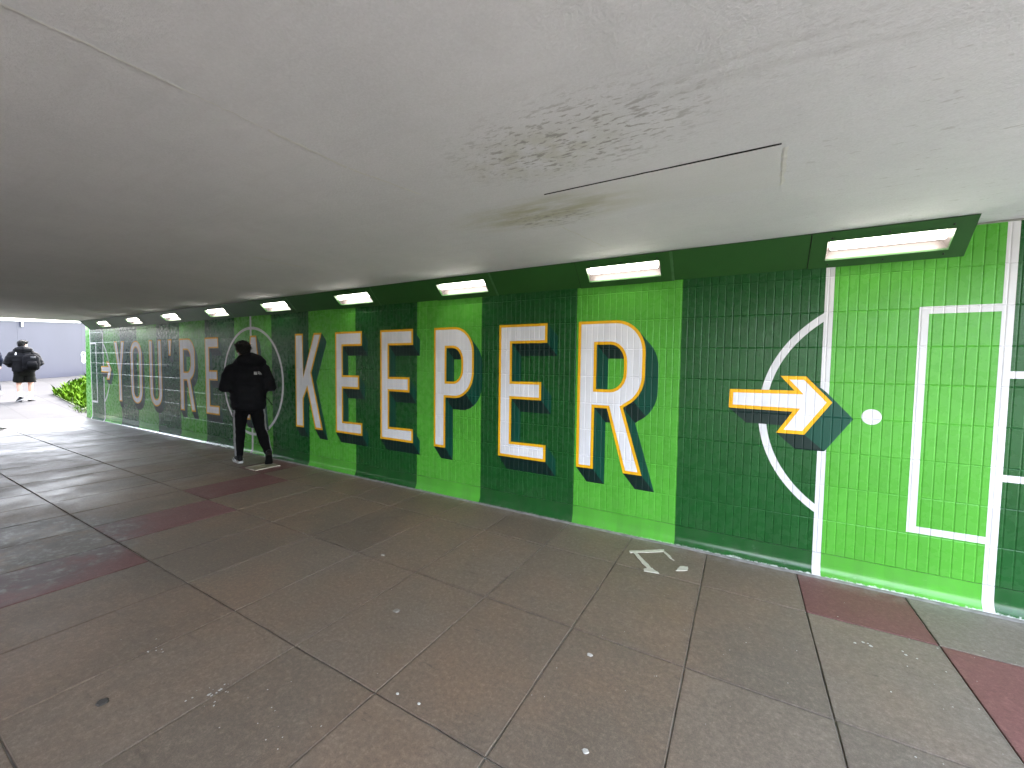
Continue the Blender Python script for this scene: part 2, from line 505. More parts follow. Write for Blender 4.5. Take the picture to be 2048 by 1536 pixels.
# clothing
M_JACKET = simple("black_puffer_fabric", (0.0042, 0.0042, 0.0055), 0.8, 30, .3, .25, .12)
M_TROUSER = simple("black_track_fabric", (0.004, 0.004, 0.0045), 0.9, 60, .3, .25, .08)
M_SHORTS = simple("black_shorts_fabric", (0.006, 0.006, 0.0055), 0.9, 60, .3, .25, .08)
M_NAVY = simple("navy_trouser_fabric", (0.006, 0.008, 0.016), 0.9, 60, .3, .25, .1)
M_SKIN = simple("skin", (0.50, 0.285, 0.22), 0.5, 30, .1, .1)
M_SKIND = simple("skin_brown", (0.12, 0.06, 0.035), 0.5, 30, .1, .1)
M_HAIR = simple("dark_hair", (0.004, 0.0036, 0.0032), 0.7, 200, .4, .8, .15)
M_WCLOTH = simple("white_fabric", (0.72, 0.72, 0.74), 0.7, 60, .08, .2)
M_SHOEB = simple("black_shoe", (0.005, 0.005, 0.0055), 0.6, 60, .2, .1, .2)
M_SOLE = simple("white_sole", (0.4, 0.4, 0.4), 0.6, 60, .1)
M_EYE = simple("eye_white", (0.7, 0.7, 0.68), 0.2)
M_BAG = simple("black_backpack_nylon", (0.003, 0.003, 0.004), 0.85, 50, .3, .25, .08)
M_BAGL = simple("grey_backpack_panel", (0.010, 0.011, 0.014), 0.7, 50, .3, .2)

# ------------------------------------------------------------------ large structure
SL = 0.0104                                    # the pavement falls towards the mural wall
def fz(x, y): return -SL * y
WALL_L, WALL_R = -15.07, 3.25
CEIL = 2.47

def structure(o, ):
    o["kind"] = "structure"; return o

# ground sheet to the horizon
g = MB()
nx, R_ = 24, 900.0
g.face([(-R_, -R_, -0.35), (R_, -R_, -0.35), (R_, R_, -0.35), (-R_, R_, -0.35)])
structure(g.build("ground", M_EARTH))

# ceiling slab with its skewed mouths
SK = 0.52
OPP = -9.0                                     # face of the far side wall
xl = lambda y: -14.93 + SK * (y + 0.1)
xr = lambda y: 3.2 + SK * (y + 0.1)
ceil_root = bpy.data.objects.new("ceiling", None); COL.objects.link(ceil_root); ceil_root["kind"] = "structure"
c = MB()
NX, NY = 60, 18
def cz(x, y): return CEIL + 0.004 * noise.noise(Vector((x * .8, y * .8, 3.1))) + 0.0015 * noise.noise(Vector((x * 4, y * 4, 1)))
gv = {}
for i in range(NX + 1):
    for j in range(NY + 1):
        y = 0.30 - (0.30 - OPP + 0.2) * j / NY
        x = xl(y) + (xr(y) - xl(y)) * i / NX
        gv[i, j] = len(c.v); c.v.append((x, y, cz(x, y) if y < -0.02 else CEIL))
for i in range(NX):
    for j in range(NY):
        c.f.append((gv[i, j], gv[i + 1, j], gv[i + 1, j + 1], gv[i, j + 1])); c.m.append(0)
sof = c.build("slab_underside", M_CEIL, ceil_root, True)
b = MB()
ring = [(xl(.3), .3), (xr(.3), .3), (xr(OPP - .2), OPP - .2), (xl(OPP - .2), OPP - .2)]
for k in range(4):
    p, q = ring[k], ring[(k + 1) % 4]
    b.face([(*p, CEIL + .0), (*q, CEIL + .0), (*q, 3.4), (*p, 3.4)])
b.face([(*p, 3.4) for p in ring])
b.build("deck", M_CONC, ceil_root)
# plaster patch, crack and seams on the underside
pz = CEIL - 0.0028
pts = [(-1.62, -1.648), (-1.2, -1.651), (-0.74, -1.650), (-0.418, -1.648), (-0.405, -1.40), (-0.395, -1.19), (-0.8, -1.235), (-1.2, -1.27), (-1.6, -1.30), (-1.75, -1.45)]
pm = MB()
ptz = lambda x: pz if x > -1.0 else pz + min(.006, (-1.0 - x) * .011)
pm.face([(x, y, ptz(x)) for x, y in pts])
for k in range(len(pts)):
    a_, b_ = pts[k], pts[(k + 1) % len(pts)]
    pm.face([(*a_, ptz(a_[0])), (*b_, ptz(b_[0])), (*b_, CEIL + .01), (*a_, CEIL + .01)])
pm.build("plaster_patch", M_PATCH, ceil_root)
cm = MB()
N = 40
up_, lo_ = [], []
for k in range(N + 1):
    x = -1.50 + 1.085 * k / N
    y = -1.656 + 0.003 * noise.noise(Vector((x * 14, 2, 5)))
    w = 0.0009 + 0.0026 * max(0, min(1, (x + 1.1) / .5)) + 0.001 * noise.noise(Vector((x * 30, 0, 0)))
    if k == 0: w = 0.0003
    up_.append((x, y + w)); lo_.append((x, y - w))
for k in range(N):
    cm.face([(*lo_[k], pz - .001), (*lo_[k + 1], pz - .001), (*up_[k + 1], pz - .001), (*up_[k], pz - .001)])
    cm.face([(*lo_[k], pz - .001), (*lo_[k], CEIL + .01), (*lo_[k + 1], CEIL + .01), (*lo_[k + 1], pz - .001)])
    cm.face([(*up_[k + 1], pz - .001), (*up_[k + 1], CEIL + .01), (*up_[k], CEIL + .01), (*up_[k], pz - .001)])
cm.build("crack", M_CRACK, ceil_root)
def seam(x0, y0, x1, y1, w, seg=18, th=0.0008):
    sm = MB()
    L = [];
    for k in range(seg + 1):
        f = k / seg
        x = x0 + (x1 - x0) * f + 0.008 * noise.noise(Vector((f * 9, x0, y0)))
        y = y0 + (y1 - y0) * f
        ww = w * (0.6 + 0.6 * abs(noise.noise(Vector((f * 13, y0, x0)))) + .1)
        L.append((x, y, ww))
    d = Vector((x1 - x0, y1 - y0)).normalized(); nx_, ny_ = -d.y, d.x
    for k in range(seg):
        a_, b_ = L[k], L[k + 1]
        zz = CEIL - 0.0030
        A0 = (a_[0] - nx_ * a_[2], a_[1] - ny_ * a_[2], zz + th); A1 = (a_[0], a_[1], zz); A2 = (a_[0] + nx_ * a_[2], a_[1] + ny_ * a_[2], zz + th)
        B0 = (b_[0] - nx_ * b_[2], b_[1] - ny_ * b_[2], zz + th); B1 = (b_[0], b_[1], zz); B2 = (b_[0] + nx_ * b_[2], b_[1] + ny_ * b_[2], zz + th)
        sm.face([A0, A1, B1, B0]); sm.face([A1, A2, B2, B1])
    return sm.build("seam", M_SEAM, ceil_root)
seam(-4.365, -1.66, -4.335, -1.22, .02)
seam(-2.224, -3.03, -2.216, -2.76, .004)
seam(-2.215, -2.74, -2.20, -2.38, .011)
seam(-2.20, -2.37, -2.10, -1.98, .008)
seam(-2.26, -3.6, -2.225, -3.02, .008)
seam(-1.62, -1.15, -1.50, -0.55, .006)
seam(-0.40, -1.62, -0.385, -1.2, .012)

# opposite side wall of the underpass (unseen, set far and pale for fill light)
ow = MB()
ow.box(((xl(OPP) + xr(OPP)) / 2, OPP - .15, 1.06), (xr(OPP) - xl(OPP) + .3, 0.3, 2.75))
t = NT("opposite_wall_paint")
M_OPP = t.pbr(t.mix(t.rng(t.noise(2, 4), .3, .7), (0.55, 0.56, 0.54), (0.62, 0.63, 0.60)), 0.4)
structure(ow.build("wall", M_OPP))

# ------------------------------------------------------------------ the mural wall
CW, CH = 0.0551, 0.2541
Z0 = 0.4204 - CH                               # bottom of the lowest brick course
GW, GD = 0.0060, 0.0023                        # half width and depth of a painted joint
J0, J1 = round(WALL_L / CW), 59
K1 = 9
rb = random.Random(5)
DY = {}
for j in range(J0, J1):
    for k in range(K1):
        DY[j, k] = rb.uniform(-0.0005, 0.0005)

wall = thing("mural_wall", "long green striped football pitch mural wall of stacked upright bricks along the underpass", "wall")
bw, bh, bd = CW - 0.0001, CH - 0.0001, 0.030
def brick_geo(mb, ox, oy, oz, z_top=None):
    hw, hh = bw / 2, bh / 2
    fr = [(-hw + GW, -hh + GW), (hw - GW, -hh + GW), (hw - GW, hh - GW), (-hw + GW, hh - GW)]
    ou = [(-hw, -hh), (hw, -hh), (hw, hh), (-hw, hh)]
    A = [(ox + x, oy, oz + z) for x, z in fr]; B = [(ox + x, oy + GD, oz + z) for x, z in ou]; C = [(ox + x, oy + bd, oz + z) for x, z in ou]
    mb.face(A)
    for i in range(4):
        i2 = (i + 1) % 4
        mb.face([B[i], B[i2], A[i2], A[i]])
        mb.face([C[i], C[i2], B[i2], B[i]])
one = MB(); brick_geo(one, 0, 0, 0)
brick_me = bpy.data.meshes.new("brick"); brick_me.from_pydata(one.v, [], one.f); brick_me.materials.append(M_BRICK)
order = []
for j in range(J0, J1):
    for k in range(K1):
        x, z = (j + .5) * CW, Z0 + (k + .5) * CH
        order.append((Vector((x, 0, z)) - CAM).length + (3 if x > 0.97 else 0))
order_keys = sorted(((Vector(((j + .5) * CW, 0, Z0 + (k + .5) * CH)) - CAM).length * (1.0 if (j + .5) * CW < .98 else 3) / max(.05, 3.7 / (Vector(((j + .5) * CW, 0, Z0 + (k + .5) * CH)) - CAM).length), j, k) for j in range(J0, J1) for k in range(K1))
near = {(j, k) for _, j, k in order_keys[:297]}
rest = MB()
for j in range(J0, J1):
    for k in range(K1):
        x, z = (j + .5) * CW, Z0 + (k + .5) * CH
        if (j, k) in near:
            link("brick", brick_me, wall, (x, -DY[j, k], z))
        else:
            brick_geo(rest, x, -DY[j, k], z)
ro = rest.build("brickwork", M_BRICK, wall); ro["kind"] = "stuff"
bk_ = MB(); bk_.box(((WALL_L + WALL_R) / 2, 0.17, 1.2), (WALL_R - WALL_L, 0.29, 2.54))
bk_.build("backing", M_CONC, wall)

# skirting (smooth cove at the foot of the wall)
def skirt_profile(x):
    e = 0.0015 * noise.noise(Vector((x * 3, 1, 7)))
    P_ = [(-0.0008, Z0 - .0005), (-0.002 + e, 0.12), (-0.003 + e, 0.085)]
    for q in range(1, 7):
        a = math.pi / 2 * q / 6
        P_.append((-0.003 - 0.046 * (1 - math.cos(a)) + e, 0.085 - 0.088 * math.sin(a) * (0.72 + .28 * q / 6)))
    return P_
def skirt_strip(x0, x1, n, lift=0.0):
    mb = MB()
    prev = None
    for i in range(n + 1):
        x = x0 + (x1 - x0) * i / n
        pr = [(x, y - lift, z + lift * .5) for y, z in skirt_profile(x)]
        ids = [len(mb.v) + q for q in range(len(pr))]; mb.v.extend(pr)
        if prev:
            for q in range(len(ids) - 1):
                mb.f.append((prev[q], prev[q + 1], ids[q + 1], ids[q])); mb.m.append(0)
        prev = ids
    return mb
skirt_strip(WALL_L, WALL_R, 320).build("skirting", M_SKIRT, wall, True)
# ragged slop of white paint where the cove meets the paving
pe = MB()
x = WALL_L
while x < WALL_R:
    dx = random.uniform(0.006, 0.02)
    n1 = noise.noise(Vector((x * 2.3, 3, 9))); n2 = noise.noise(Vector((x * 23, 1, 2)))
    w = max(0.0, 0.006 + 0.007 * n1 + 0.006 * n2 + (0.010 if x > -0.05 else 0.0) - (0.012 if x < -1.3 else 0.0))
    if w > 0.001:
        y0 = -0.046; zf = fz(x, -.05) + 0.0025
        pe.face([(x, y0, zf + .004), (x, y0 - w, zf), (x + dx, y0 - w * random.uniform(.6, 1.2), zf), (x + dx, y0, zf + .004)])
    x += dx
pe_o = pe.build("paint_edge", simple("white_paint_slop", (0.66, 0.68, 0.66), 0.6, 60), wall)
pe_o["kind"] = "stuff"

# left end of the wall: expansion joint and splayed end
jm = MB(); jm.box((WALL_L - 0.012, 0.02, 1.235), (0.022, 0.03, 2.47)); jm.build("expansion_joint", M_JOINT, wall)
em_ = MB()
e0, e1 = WALL_L - .024, 0
bot = (-15.44, 0.0); top = (-15.29, CEIL)
em_.face([(e0, -0.004, 0.0), (e0, -0.004, CEIL), (top[0], -0.004, CEIL), (bot[0], -0.004, 0.0)])
em_.face([(bot[0], -0.004, 0.0), (top[0], -0.004, CEIL), (top[0], .3, CEIL), (bot[0], .3, 0.0)])
t = NT("wall_end_paint"); M_END = paint_finish(t, t.mix(t.rng(t.noise(3, 3), .3, .7), LIGHT, tuple(q * .92 for q in LIGHT)))
em_.build("end_pier", M_END, wall)

# --- paint laid over the brick relief
def ramp_cells():
    xs = (-CW / 2, -CW / 2 + GW, CW / 2 - GW, CW / 2)
    zs = (-CH / 2, -CH / 2 + GW, CH / 2 - GW, CH / 2)
    out = []
    for a in range(3):
        for b in range(3):
            q = [(xs[a], zs[b]), (xs[a + 1], zs[b]), (xs[a + 1], zs[b + 1]), (xs[a], zs[b + 1])]
            if a != 1 and b != 1:
                inner = (xs[1] if a == 0 else xs[2], zs[1] if b == 0 else zs[2])
                outer = (xs[0] if a == 0 else xs[3], zs[0] if b == 0 else zs[3])
                o1 = (outer[0], inner[1]); o2 = (inner[0], outer[1])
                for tri in ((inner, outer, o1), (inner, outer, o2)):
                    ar = (tri[1][0] - tri[0][0]) * (tri[2][1] - tri[0][1]) - (tri[1][1] - tri[0][1]) * (tri[2][0] - tri[0][0])
                    out.append(list(tri) if ar > 0 else [tri[0], tri[2], tri[1]])
            else:
                out.append(q)
    return out
CELLS = ramp_cells()
def clip(poly, cell):
    out = poly
    n = len(cell)
    for i in range(n):
        ax, az = cell[i]; bx, bz = cell[(i + 1) % n]
        ex, ez = bx - ax, bz - az
        inp, out = out, []
        if not inp: return out
        px_, pz_ = inp[-1]; pd = ex * (pz_ - az) - ez * (px_ - ax)
        for (qx, qz) in inp:
            qd = ex * (qz - az) - ez * (qx - ax)
            if qd >= 0:
                if pd < 0:
                    f = pd / (pd - qd); out.append((px_ + (qx - px_) * f, pz_ + (qz - pz_) * f))
                out.append((qx, qz))
            elif pd >= 0:
                f = pd / (pd - qd); out.append((px_ + (qx - px_) * f, pz_ + (qz - pz_) * f))
            px_, pz_, pd = qx, qz, qd
    return out
def depth_at(lx, lz):
    du = CW / 2 - abs(lx); dz = CH / 2 - abs(lz)
    return GD * max(0.0, 1 - du / GW, 1 - dz / GW) if min(du, dz) < GW else 0.0
RECT = [(-CW / 2, -CH / 2), (CW / 2, -CH / 2), (CW / 2, CH / 2), (-CW / 2, CH / 2)]
def area2(p): return sum(p[i][0] * p[(i + 1) % len(p)][1] - p[(i + 1) % len(p)][0] * p[i][1] for i in range(len(p)))
def lay(mb, tri, layer, mi=0):
    x0 = min(p[0] for p in tri); x1 = max(p[0] for p in tri); z0 = min(p[1] for p in tri); z1 = max(p[1] for p in tri)
    for j in range(max(J0, math.floor(x0 / CW)), min(J1 - 1, math.floor(x1 / CW)) + 1):
        cx = (j + .5) * CW
        for k in range(max(0, math.floor((z0 - Z0) / CH)), min(K1 - 1, math.floor((z1 - Z0) / CH)) + 1):
            cz_ = Z0 + (k + .5) * CH
            loc = [(p[0] - cx, p[1] - cz_) for p in tri]
            loc = clip(loc, RECT)
            if len(loc) < 3: continue
            off = DY[j, k] + layer
            for cell in CELLS:
                q = clip(loc, cell)
                if len(q) < 3 or area2(q) < 1e-9: continue
                mb.face([(cx + a, depth_at(a, b) - off, cz_ + b) for a, b in q], mi)
def lay_poly(mb, contours, layer, mi=0):
    vs = [[Vector((p[0], p[1], 0)) for p in c] for c in contours]
    flat = [p for c in contours for p in c]
    for tr in tessellate_polygon(vs):
        tri = [flat[i] for i in tr]
        if area2(tri) < 0: tri.reverse()
        lay(mb, tri, layer, mi)
def ccw(c): return c if area2(c) > 0 else c[::-1]
def cw(c): return ccw(c)[::-1]
def inset(c, d):
    """offset a contour to its left side by d"""
    n = len(c); out = []
    for i in range(n):
        p0, p1, p2 = Vector(c[i - 1]), Vector(c[i]), Vector(c[(i + 1) % n])
        a = (p1 - p0).normalized(); b = (p2 - p1).normalized()
        na, nb = Vector((-a.y, a.x)), Vector((-b.y, b.x))
        m = na + nb
        m = m / max(0.35, m.dot(m) / 2.0)
        q = p1 + m * d
        out.append((q.x, q.y))
    return out
def shade(mb, contours, off, layer):
    o = Vector(off)
    for c in contours:
        n = len(c)
        for i in range(n):
            p, q = Vector(c[i]), Vector(c[(i + 1) % n])
            e = q - p
            nrm = Vector((e.y, -e.x))                 # outward for ccw outer / cw holes
            if nrm.dot(o) <= 1e-6: continue
            nn = nrm.normalized()
            mi = 1 if -nn.y > nn.x * 1.15 else 0
            quad = [(p.x, p.y), (p.x + o.x, p.y + o.y), (q.x + o.x, q.y + o.y), (q.x, q.y)]
            quad = ccw(quad)
            lay(mb, quad, layer + (0.00012 if mi else 0.0), mi)
def arc(cx, cy, rx_, ry_, a0, a1, n=10):
    return [(cx + rx_ * math.cos(math.radians(a0 + (a1 - a0) * i / n)), cy + ry_ * math.sin(math.radians(a0 + (a1 - a0) * i / n))) for i in range(n + 1)]

ZB, ZT = 0.553, 1.952
def L_E(x0, x1, st=0.158):
    xs = x0 + st; xm = x1 - (x1 - x0) * 0.105
    return [[(x0, ZB), (x1, ZB), (x1, .725), (xs, .72), (xs, 1.176), (xm, 1.176), (xm, 1.362), (xs, 1.358), (xs, 1.755), (x1, 1.757), (x1, ZT), (x0, ZT)]]
def L_P(x0, x1):
    xs = x0 + .173; R_ = .27
    o = [(x0, ZB), (xs, ZB), (xs, 1.143)] + arc(x1 - R_, 1.143 + .30, R_, .30, -90, 0) + arc(x1 - R_, ZT - .29, R_, .29, 0, 90) + [(x0, ZT)]
    h0, h1 = x0 + .185, x1 - .172; r = .12
    h = [(h0, 1.33)] + arc(h1 - r, 1.33 + r * 1.2, r, r * 1.2, -90, 0, 6) + arc(h1 - r, 1.715 - r * 1.2, r, r * 1.2, 0, 90, 6) + [(h0, 1.715)]
    return [o, h[::-1]]
def L_R(x0, x1, s=1.0):
    xs = x0 + .17 * s; R_ = .27 * s
    o = [(x0, ZB), (xs, ZB), (xs, 1.140), (x0 + .292 * s, 1.140), (x0 + .455 * s, ZB), (x0 + .622 * s, ZB), (x0 + .44 * s, 1.155)]
    o += arc(x1 - R_, 1.15 + .30, R_, .30, -62, 0) + arc(x1 - R_, ZT - .29, R_, .29, 0, 90) + [(x0, ZT)]
    h0, h1 = x0 + .182 * s, x1 - .186 * s; r = .13 * s
    h = [(h0, 1.316)] + arc(h1 - r, 1.316 + r * 1.2, r, r * 1.2, -90, 0, 6) + arc(h1 - r, 1.732 - r * 1.2, r, r * 1.2, 0, 90, 6) + [(h0, 1.732)]
    return [o, h[::-1]]
def L_K(x0):
    d = x0 + 6.39
    pts = [(-6.39, ZB), (-6.192, ZB), (-6.192, .987), (-6.105, 1.13), (-5.93, ZB), (-5.752, ZB), (-6.0, 1.376), (-5.758, ZT), (-5.94, ZT), (-6.192, 1.322), (-6.192, ZT), (-6.39, ZT)]
    return [[(x + d, z) for x, z in pts]]
def L_Y(x0, x1):
    m = (x0 + x1) / 2
    return [[(m - .085, ZB), (m + .085, ZB), (m + .085, 1.20), (x1, ZT), (x1 - .18, ZT), (m, 1.44), (x0 + .18, ZT), (x0, ZT), (m - .085, 1.20)]]
def L_O(x0, x1):
    R_ = (x1 - x0) / 2; m = (x0 + x1) / 2; st = .165
    o = arc(m, ZB + .30, R_, .30, 180, 360, 16) + arc(m, ZT - .30, R_, .30, 0, 180, 16)
    r = R_ - st
    h = arc(m, ZB + .30, r, .15, 180, 360, 10) + arc(m, ZT - .30, r, .15, 0, 180, 10)
    return [o, h[::-1]]
def L_U(x0, x1):
    R_ = (x1 - x0) / 2; m = (x0 + x1) / 2; st = .165; r = R_ - st
    o = arc(m, ZB + .30, R_, .30, 180, 360, 16) + [(x1, ZT), (x1 - st, ZT)] + arc(m, ZB + .30, r, .15, 0, -180, 10) + [(x0 + st, ZT), (x0, ZT)]
    return [o]
def L_A(x0, x1):
    m = (x0 + x1) / 2
    o = [(x0, ZB), (x0 + .17, ZB), (x0 + .205, .82), (x1 - .205, .82), (x1 - .17, ZB), (x1, ZB), (m + .09, ZT), (m - .09, ZT)]
    h = [(m - .085, .98), (m + .085, .98), (m, 1.62)]
    return [o, h[::-1]]
def L_AP(x0):
    return [[(x0, 1.952), (x0 + .03, 1.62), (x0 + .12, 1.62), (x0 + .17, 1.952)]]

def letter(cont, label, off=(0.112, -0.131), name="letter"):
    cont = [ccw(cont[0])] + [cw(c) for c in cont[1:]]
    face_c = [inset(c, 0.027) for c in cont]
    f = MB(); lay_poly(f, face_c, 0.0016)
    fo = f.build(name, M_WHITE, wall); fo["label"] = label
    o = MB(); lay_poly(o, cont, 0.0012); o.build("outline", M_ORANGE, fo)
    s = MB(); shade(s, cont, off, 0.0007); s.build("drop_shade", None, fo, mats=[M_TEAL, M_DTEAL])
    return fo
letter(L_Y(-13.45, -12.84), "white letter Y, first of the mural words")
letter(L_O(-12.52, -11.90), "white letter O of the first mural word")
letter(L_U(-11.53, -10.93), "white letter U of the first mural word")
letter(L_AP(-10.63), "white apostrophe of the first mural word", name="apostrophe")
letter(L_R(-10.14, -9.51), "white letter R of the first mural word")
letter(L_E(-9.125, -8.64), "white letter E ending the first mural word")
letter(L_A(-7.82, -7.22), "white letter A behind the walking man")
letter(L_K(-6.39), "white letter K beginning the last mural word")
letter(L_E(-5.466, -4.922), "white letter E just after the K")
letter(L_E(-4.581, -4.019), "white letter E just before the P")
letter(L_P(-3.688, -3.117), "white letter P of the last mural word")
letter(L_E(-2.790, -2.228), "white letter E between the P and the last R")
letter(L_R(-1.901, -1.274), "white letter R ending the last mural word")
def arrow(dx): return [[(x + dx, z) for x, z in [(-.61, 1.213), (-.184, 1.208), (-.283, 1.039), (-.105, 1.04), (.052, 1.291), (-.11, 1.477), (-.271, 1.477), (-.178, 1.368), (-.608, 1.363)]]]
letter(arrow(0), "large white arrow pointing right beside the penalty spot", (0.124, -0.112), "arrow")
letter(arrow(-13.70), "white arrow at the far left end of the mural", (0.124, -0.112), "arrow")

def marking(polys, label, skirt=None, name="pitch_marking", layer=0.00035):
    mb = MB()
    for p in polys:
        lay_poly(mb, [ccw(p)], layer)
    o = mb.build(name, M_LINE, wall)
    o["label"] = label
    for (x0, x1) in (skirt or []):
        s = skirt_strip(x0, x1, 2, 0.0006)
        s.build("line_foot", M_LINE, o, True)
    return o
def rect(x0, x1, z0, z1): return [(x0, z0), (x1, z0), (x1, z1), (x0, z1)]
def ringpoly(cx, cz_, r0, r1, a0, a1, n=48):
    out = []
    for i in range(n):
        b0 = math.radians(a0 + (a1 - a0) * i / n); b1 = math.radians(a0 + (a1 - a0) * (i + 1) / n)
        out.append([(cx + r0 * math.cos(b0), cz_ + r0 * math.sin(b0)), (cx + r1 * math.cos(b0), cz_ + r1 * math.sin(b0)), (cx + r1 * math.cos(b1), cz_ + r1 * math.sin(b1)), (cx + r0 * math.cos(b1), cz_ + r0 * math.sin(b1))])
    return out
marking([rect(-.022, .030, Z0, 2.47)], "white penalty area line crossing the arrow tip", [(-.022, .030)])
marking([rect(.863, .917, Z0, 2.47)], "white goal line near the right edge", [(.863, .917)])
marking([rect(.487, .535, .43, 1.955), rect(.535, .863, 1.907, 1.955), rect(.535, .863, .43, .476)], "white goal area box on light green")
marking([rect(.917, 1.90, 1.49, 1.535), rect(.917, 1.90, .842, .886), rect(1.85, 1.90, .886, 1.49)], "white goal frame lines on dark green")
aa = math.degrees(math.acos((.495 + .022) / .875))
marking(ringpoly(.495, 1.203, .85, .90, 180 - aa - 2.2, 180 + aa + 2.2), "white penalty arc behind the large arrow", layer=0.0005)
marking([arc(.274, 1.202, .055, .055, 0, 360, 24)[:-1]], "white round penalty spot", name="penalty_spot")
marking(ringpoly(-7.585, 1.2, .855, .90, 0, 360, 72), "white centre circle round the letter A", layer=0.0005)
marking([rect(-7.615, -7.565, Z0, 2.30)], "white halfway line through the letter A", [(-7.615, -7.565)])
marking([rect(-14.185, -14.135, Z0, 2.47)], "white penalty area line at the far left", [(-14.185, -14.135)])
marking(ringpoly(-14.66, 1.203, .85, .90, -aa - 2, aa + 2), "white penalty arc behind the far left arrow", layer=0.0005)
marking([rect(-14.66, -14.61, .43, 1.955), rect(-15.0, -14.66, 1.907, 1.955), rect(-15.0, -14.66, .43, .476)], "white goal area box at the far left")
marking([rect(-15.05, -15.0, Z0, 2.47)], "white goal line by the expansion joint", [(-15.05, -15.0)])

# ------------------------------------------------------------------ soffit cladding and the wall lamps
A0 = Vector((0, -0.005, 2.268)); DV = Vector((0, -0.195, 0.202)).normalized(); VL = 0.2808
NV = Vector((1, 0, 0)).cross(DV); NV = NV if NV.y < 0 else -NV     # towards the room, down
def sp(u, v, w=0.0): return Vector((u, 0, 0)) + A0 + DV * v + NV * w
LP = 1.7454
PX0, PX1 = -0.134, 0.676
soffit = thing("soffit", "dark green sloping boards under the ceiling between the wall lamps", "soffit")
def slant_box(mb, u0, u1, v0, v1, w0, w1):
    p = [sp(u, v, w) for u in (u0, u1) for v in (v0, v1) for w in (w0, w1)]
    b = len(mb.v); mb.v.extend(tuple(q) for q in p)
    for q in ((0, 1, 3, 2), (4, 6, 7, 5), (0, 4, 5, 1), (2, 3, 7, 6), (0, 2, 6, 4), (1, 5, 7, 3)):
        mb.f.append(tuple(b + i for i in q)); mb.m.append(0)
for n in range(9):
    u1 = PX0 - n * LP - 0.006; u0 = PX1 - (n + 1) * LP + 0.006
    if n == 8: u0 = -14.93
    mb = MB(); slant_box(mb, u0, u1, 0.002, VL, -0.02, random.uniform(0.0, .002)); mb.build("board", M_SOFFIT, soffit)
    if n < 8:
        mb = MB(); slant_box(mb, u0 - .009, u0 + .012, 0.0, VL - .004, 0.003, 0.0065); mb.build("cover_strip", M_TRIM, soffit)
mb = MB()
mb.face([sp(PX1 + .002, 0, 0), sp(PX1 + .002, VL, 0), (PX1 + .002, 0.0, CEIL)])
mb.face([sp(PX1 - .004, 0, 0), (PX1 - .004, 0.0, CEIL), sp(PX1 - .004, VL, 0)])
mb.build("end_cap", M_SOFFIT, soffit)
mb = MB()   # filler above the boards, seen as a ragged line of sealant
for i in range(150):
    u = -14.9 + (PX1 + 14.9) * i / 150; du = (PX1 + 14.9) / 150
    h = 0.004 + 0.004 * max(0, noise.noise(Vector((u * 5, 0, 4))))
    mb.face([sp(u, VL - h, .0035), sp(u + du, VL - h * random.uniform(.6, 1.2), .0035), (u + du, -0.208, CEIL - .003), (u, -0.208, CEIL - .003)])
mb.build("sealant", simple("sealant_dark", (0.03, 0.05, 0.03), .7), soffit)

lamp_names = ["largest lit lamp, above the penalty spot at the right end", "lit lamp above the letter R that ends the last word", "lit lamp above the letter P",
    "lit lamp above the letter E just after the K", "lit lamp above the gap between walking man and letter K", "lit lamp above the E left of the walking man",
    "lit lamp above the letter R of the first word", "lit lamp above the letter O of the first word", "smallest lit lamp, above the arrow at the tunnel's far left end"]
LU0, LU1, LV0, LV1 = -0.040, 0.590, 0.060, 0.206
def lamp_proto():
    root = thing("wall_lamp", "x", "lamp", (0, 0, 0), 0, "lit lamps in the green soffit along the wall")
    mb = MB()
    for (a, b_, c_, d_) in ((PX0, PX1, 0.0, LV0), (PX0, PX1, LV1, VL - .004), (PX0, LU0, LV0, LV1), (LU1, PX1, LV0, LV1)):
        slant_box(mb, a, b_, c_, d_, -0.015, 0.006)
    mb.build("face_plate", M_SOFFIT, root)
    mb = MB()
    d = -0.072
    q = [sp(LU0, LV0, -.012), sp(LU1, LV0, -.012), sp(LU1, LV1, -.012), sp(LU0, LV1, -.012)]
    k_ = [sp(LU0 + .02, LV0 + .02, d), sp(LU1 - .02, LV0 + .02, d), sp(LU1 - .02, LV1 - .02, d), sp(LU0 + .02, LV1 - .02, d)]
    mb.face(k_)
    for i in range(4):
        mb.face([q[i], q[(i + 1) % 4], k_[(i + 1) % 4], k_[i]])
    mb.build("reflector_tray", M_TRAY, root)
    mb = MB()
    P_ = [(sp(LU0 + .02 + .59 * f, .152, -.034), .032, .032) for f in (0, .01, .99, 1)]
    P_[0] = (P_[0][0], .02, .02); P_[3] = (P_[3][0], .02, .02)
    mb.loft(P_, 16, side=Vector((0, 1, 0)))
    mb.build("tube", M_TUBE, root, True)
    mb = MB(); mb.face([sp(LU0, LV0, .002), sp(LU1, LV0, .002), sp(LU1, LV1, .002), sp(LU0, LV1, .002)])
    mb.build("cover_glass", M_LENS, root)
    mb = MB()
    for (a, b_, c_, d_) in ((LU0 - .006, LU1 + .006, LV0 - .006, LV0), (LU0 - .006, LU1 + .006, LV1, LV1 + .006), (LU0 - .006, LU0, LV0, LV1), (LU1, LU1 + .006, LV0, LV1)):
        slant_box(mb, a, b_, c_, d_, .0062, .009)
    mb.build("gasket", M_SOFFIT, root)
    for (u, v) in ((-.021, .230), (.277, .232), (.575, .234), (-.021, .026), (.279, .029), (.575, .031)):
        mb = MB(); mb.loft([(sp(u, v, .005), .0065, .0065), (sp(u, v, .009), .0065, .0065), (sp(u, v, .0105), .004, .004)], 8)
        mb.build("screw", M_SCREW, root, True)
    mb = MB()
    slant_box(mb, PX0 - .0055, PX0 - .0005, 0, VL - .004, -.01, .002); mb.build("edge_gap", M_JOINT, root)
    return root
lp0 = lamp_proto()
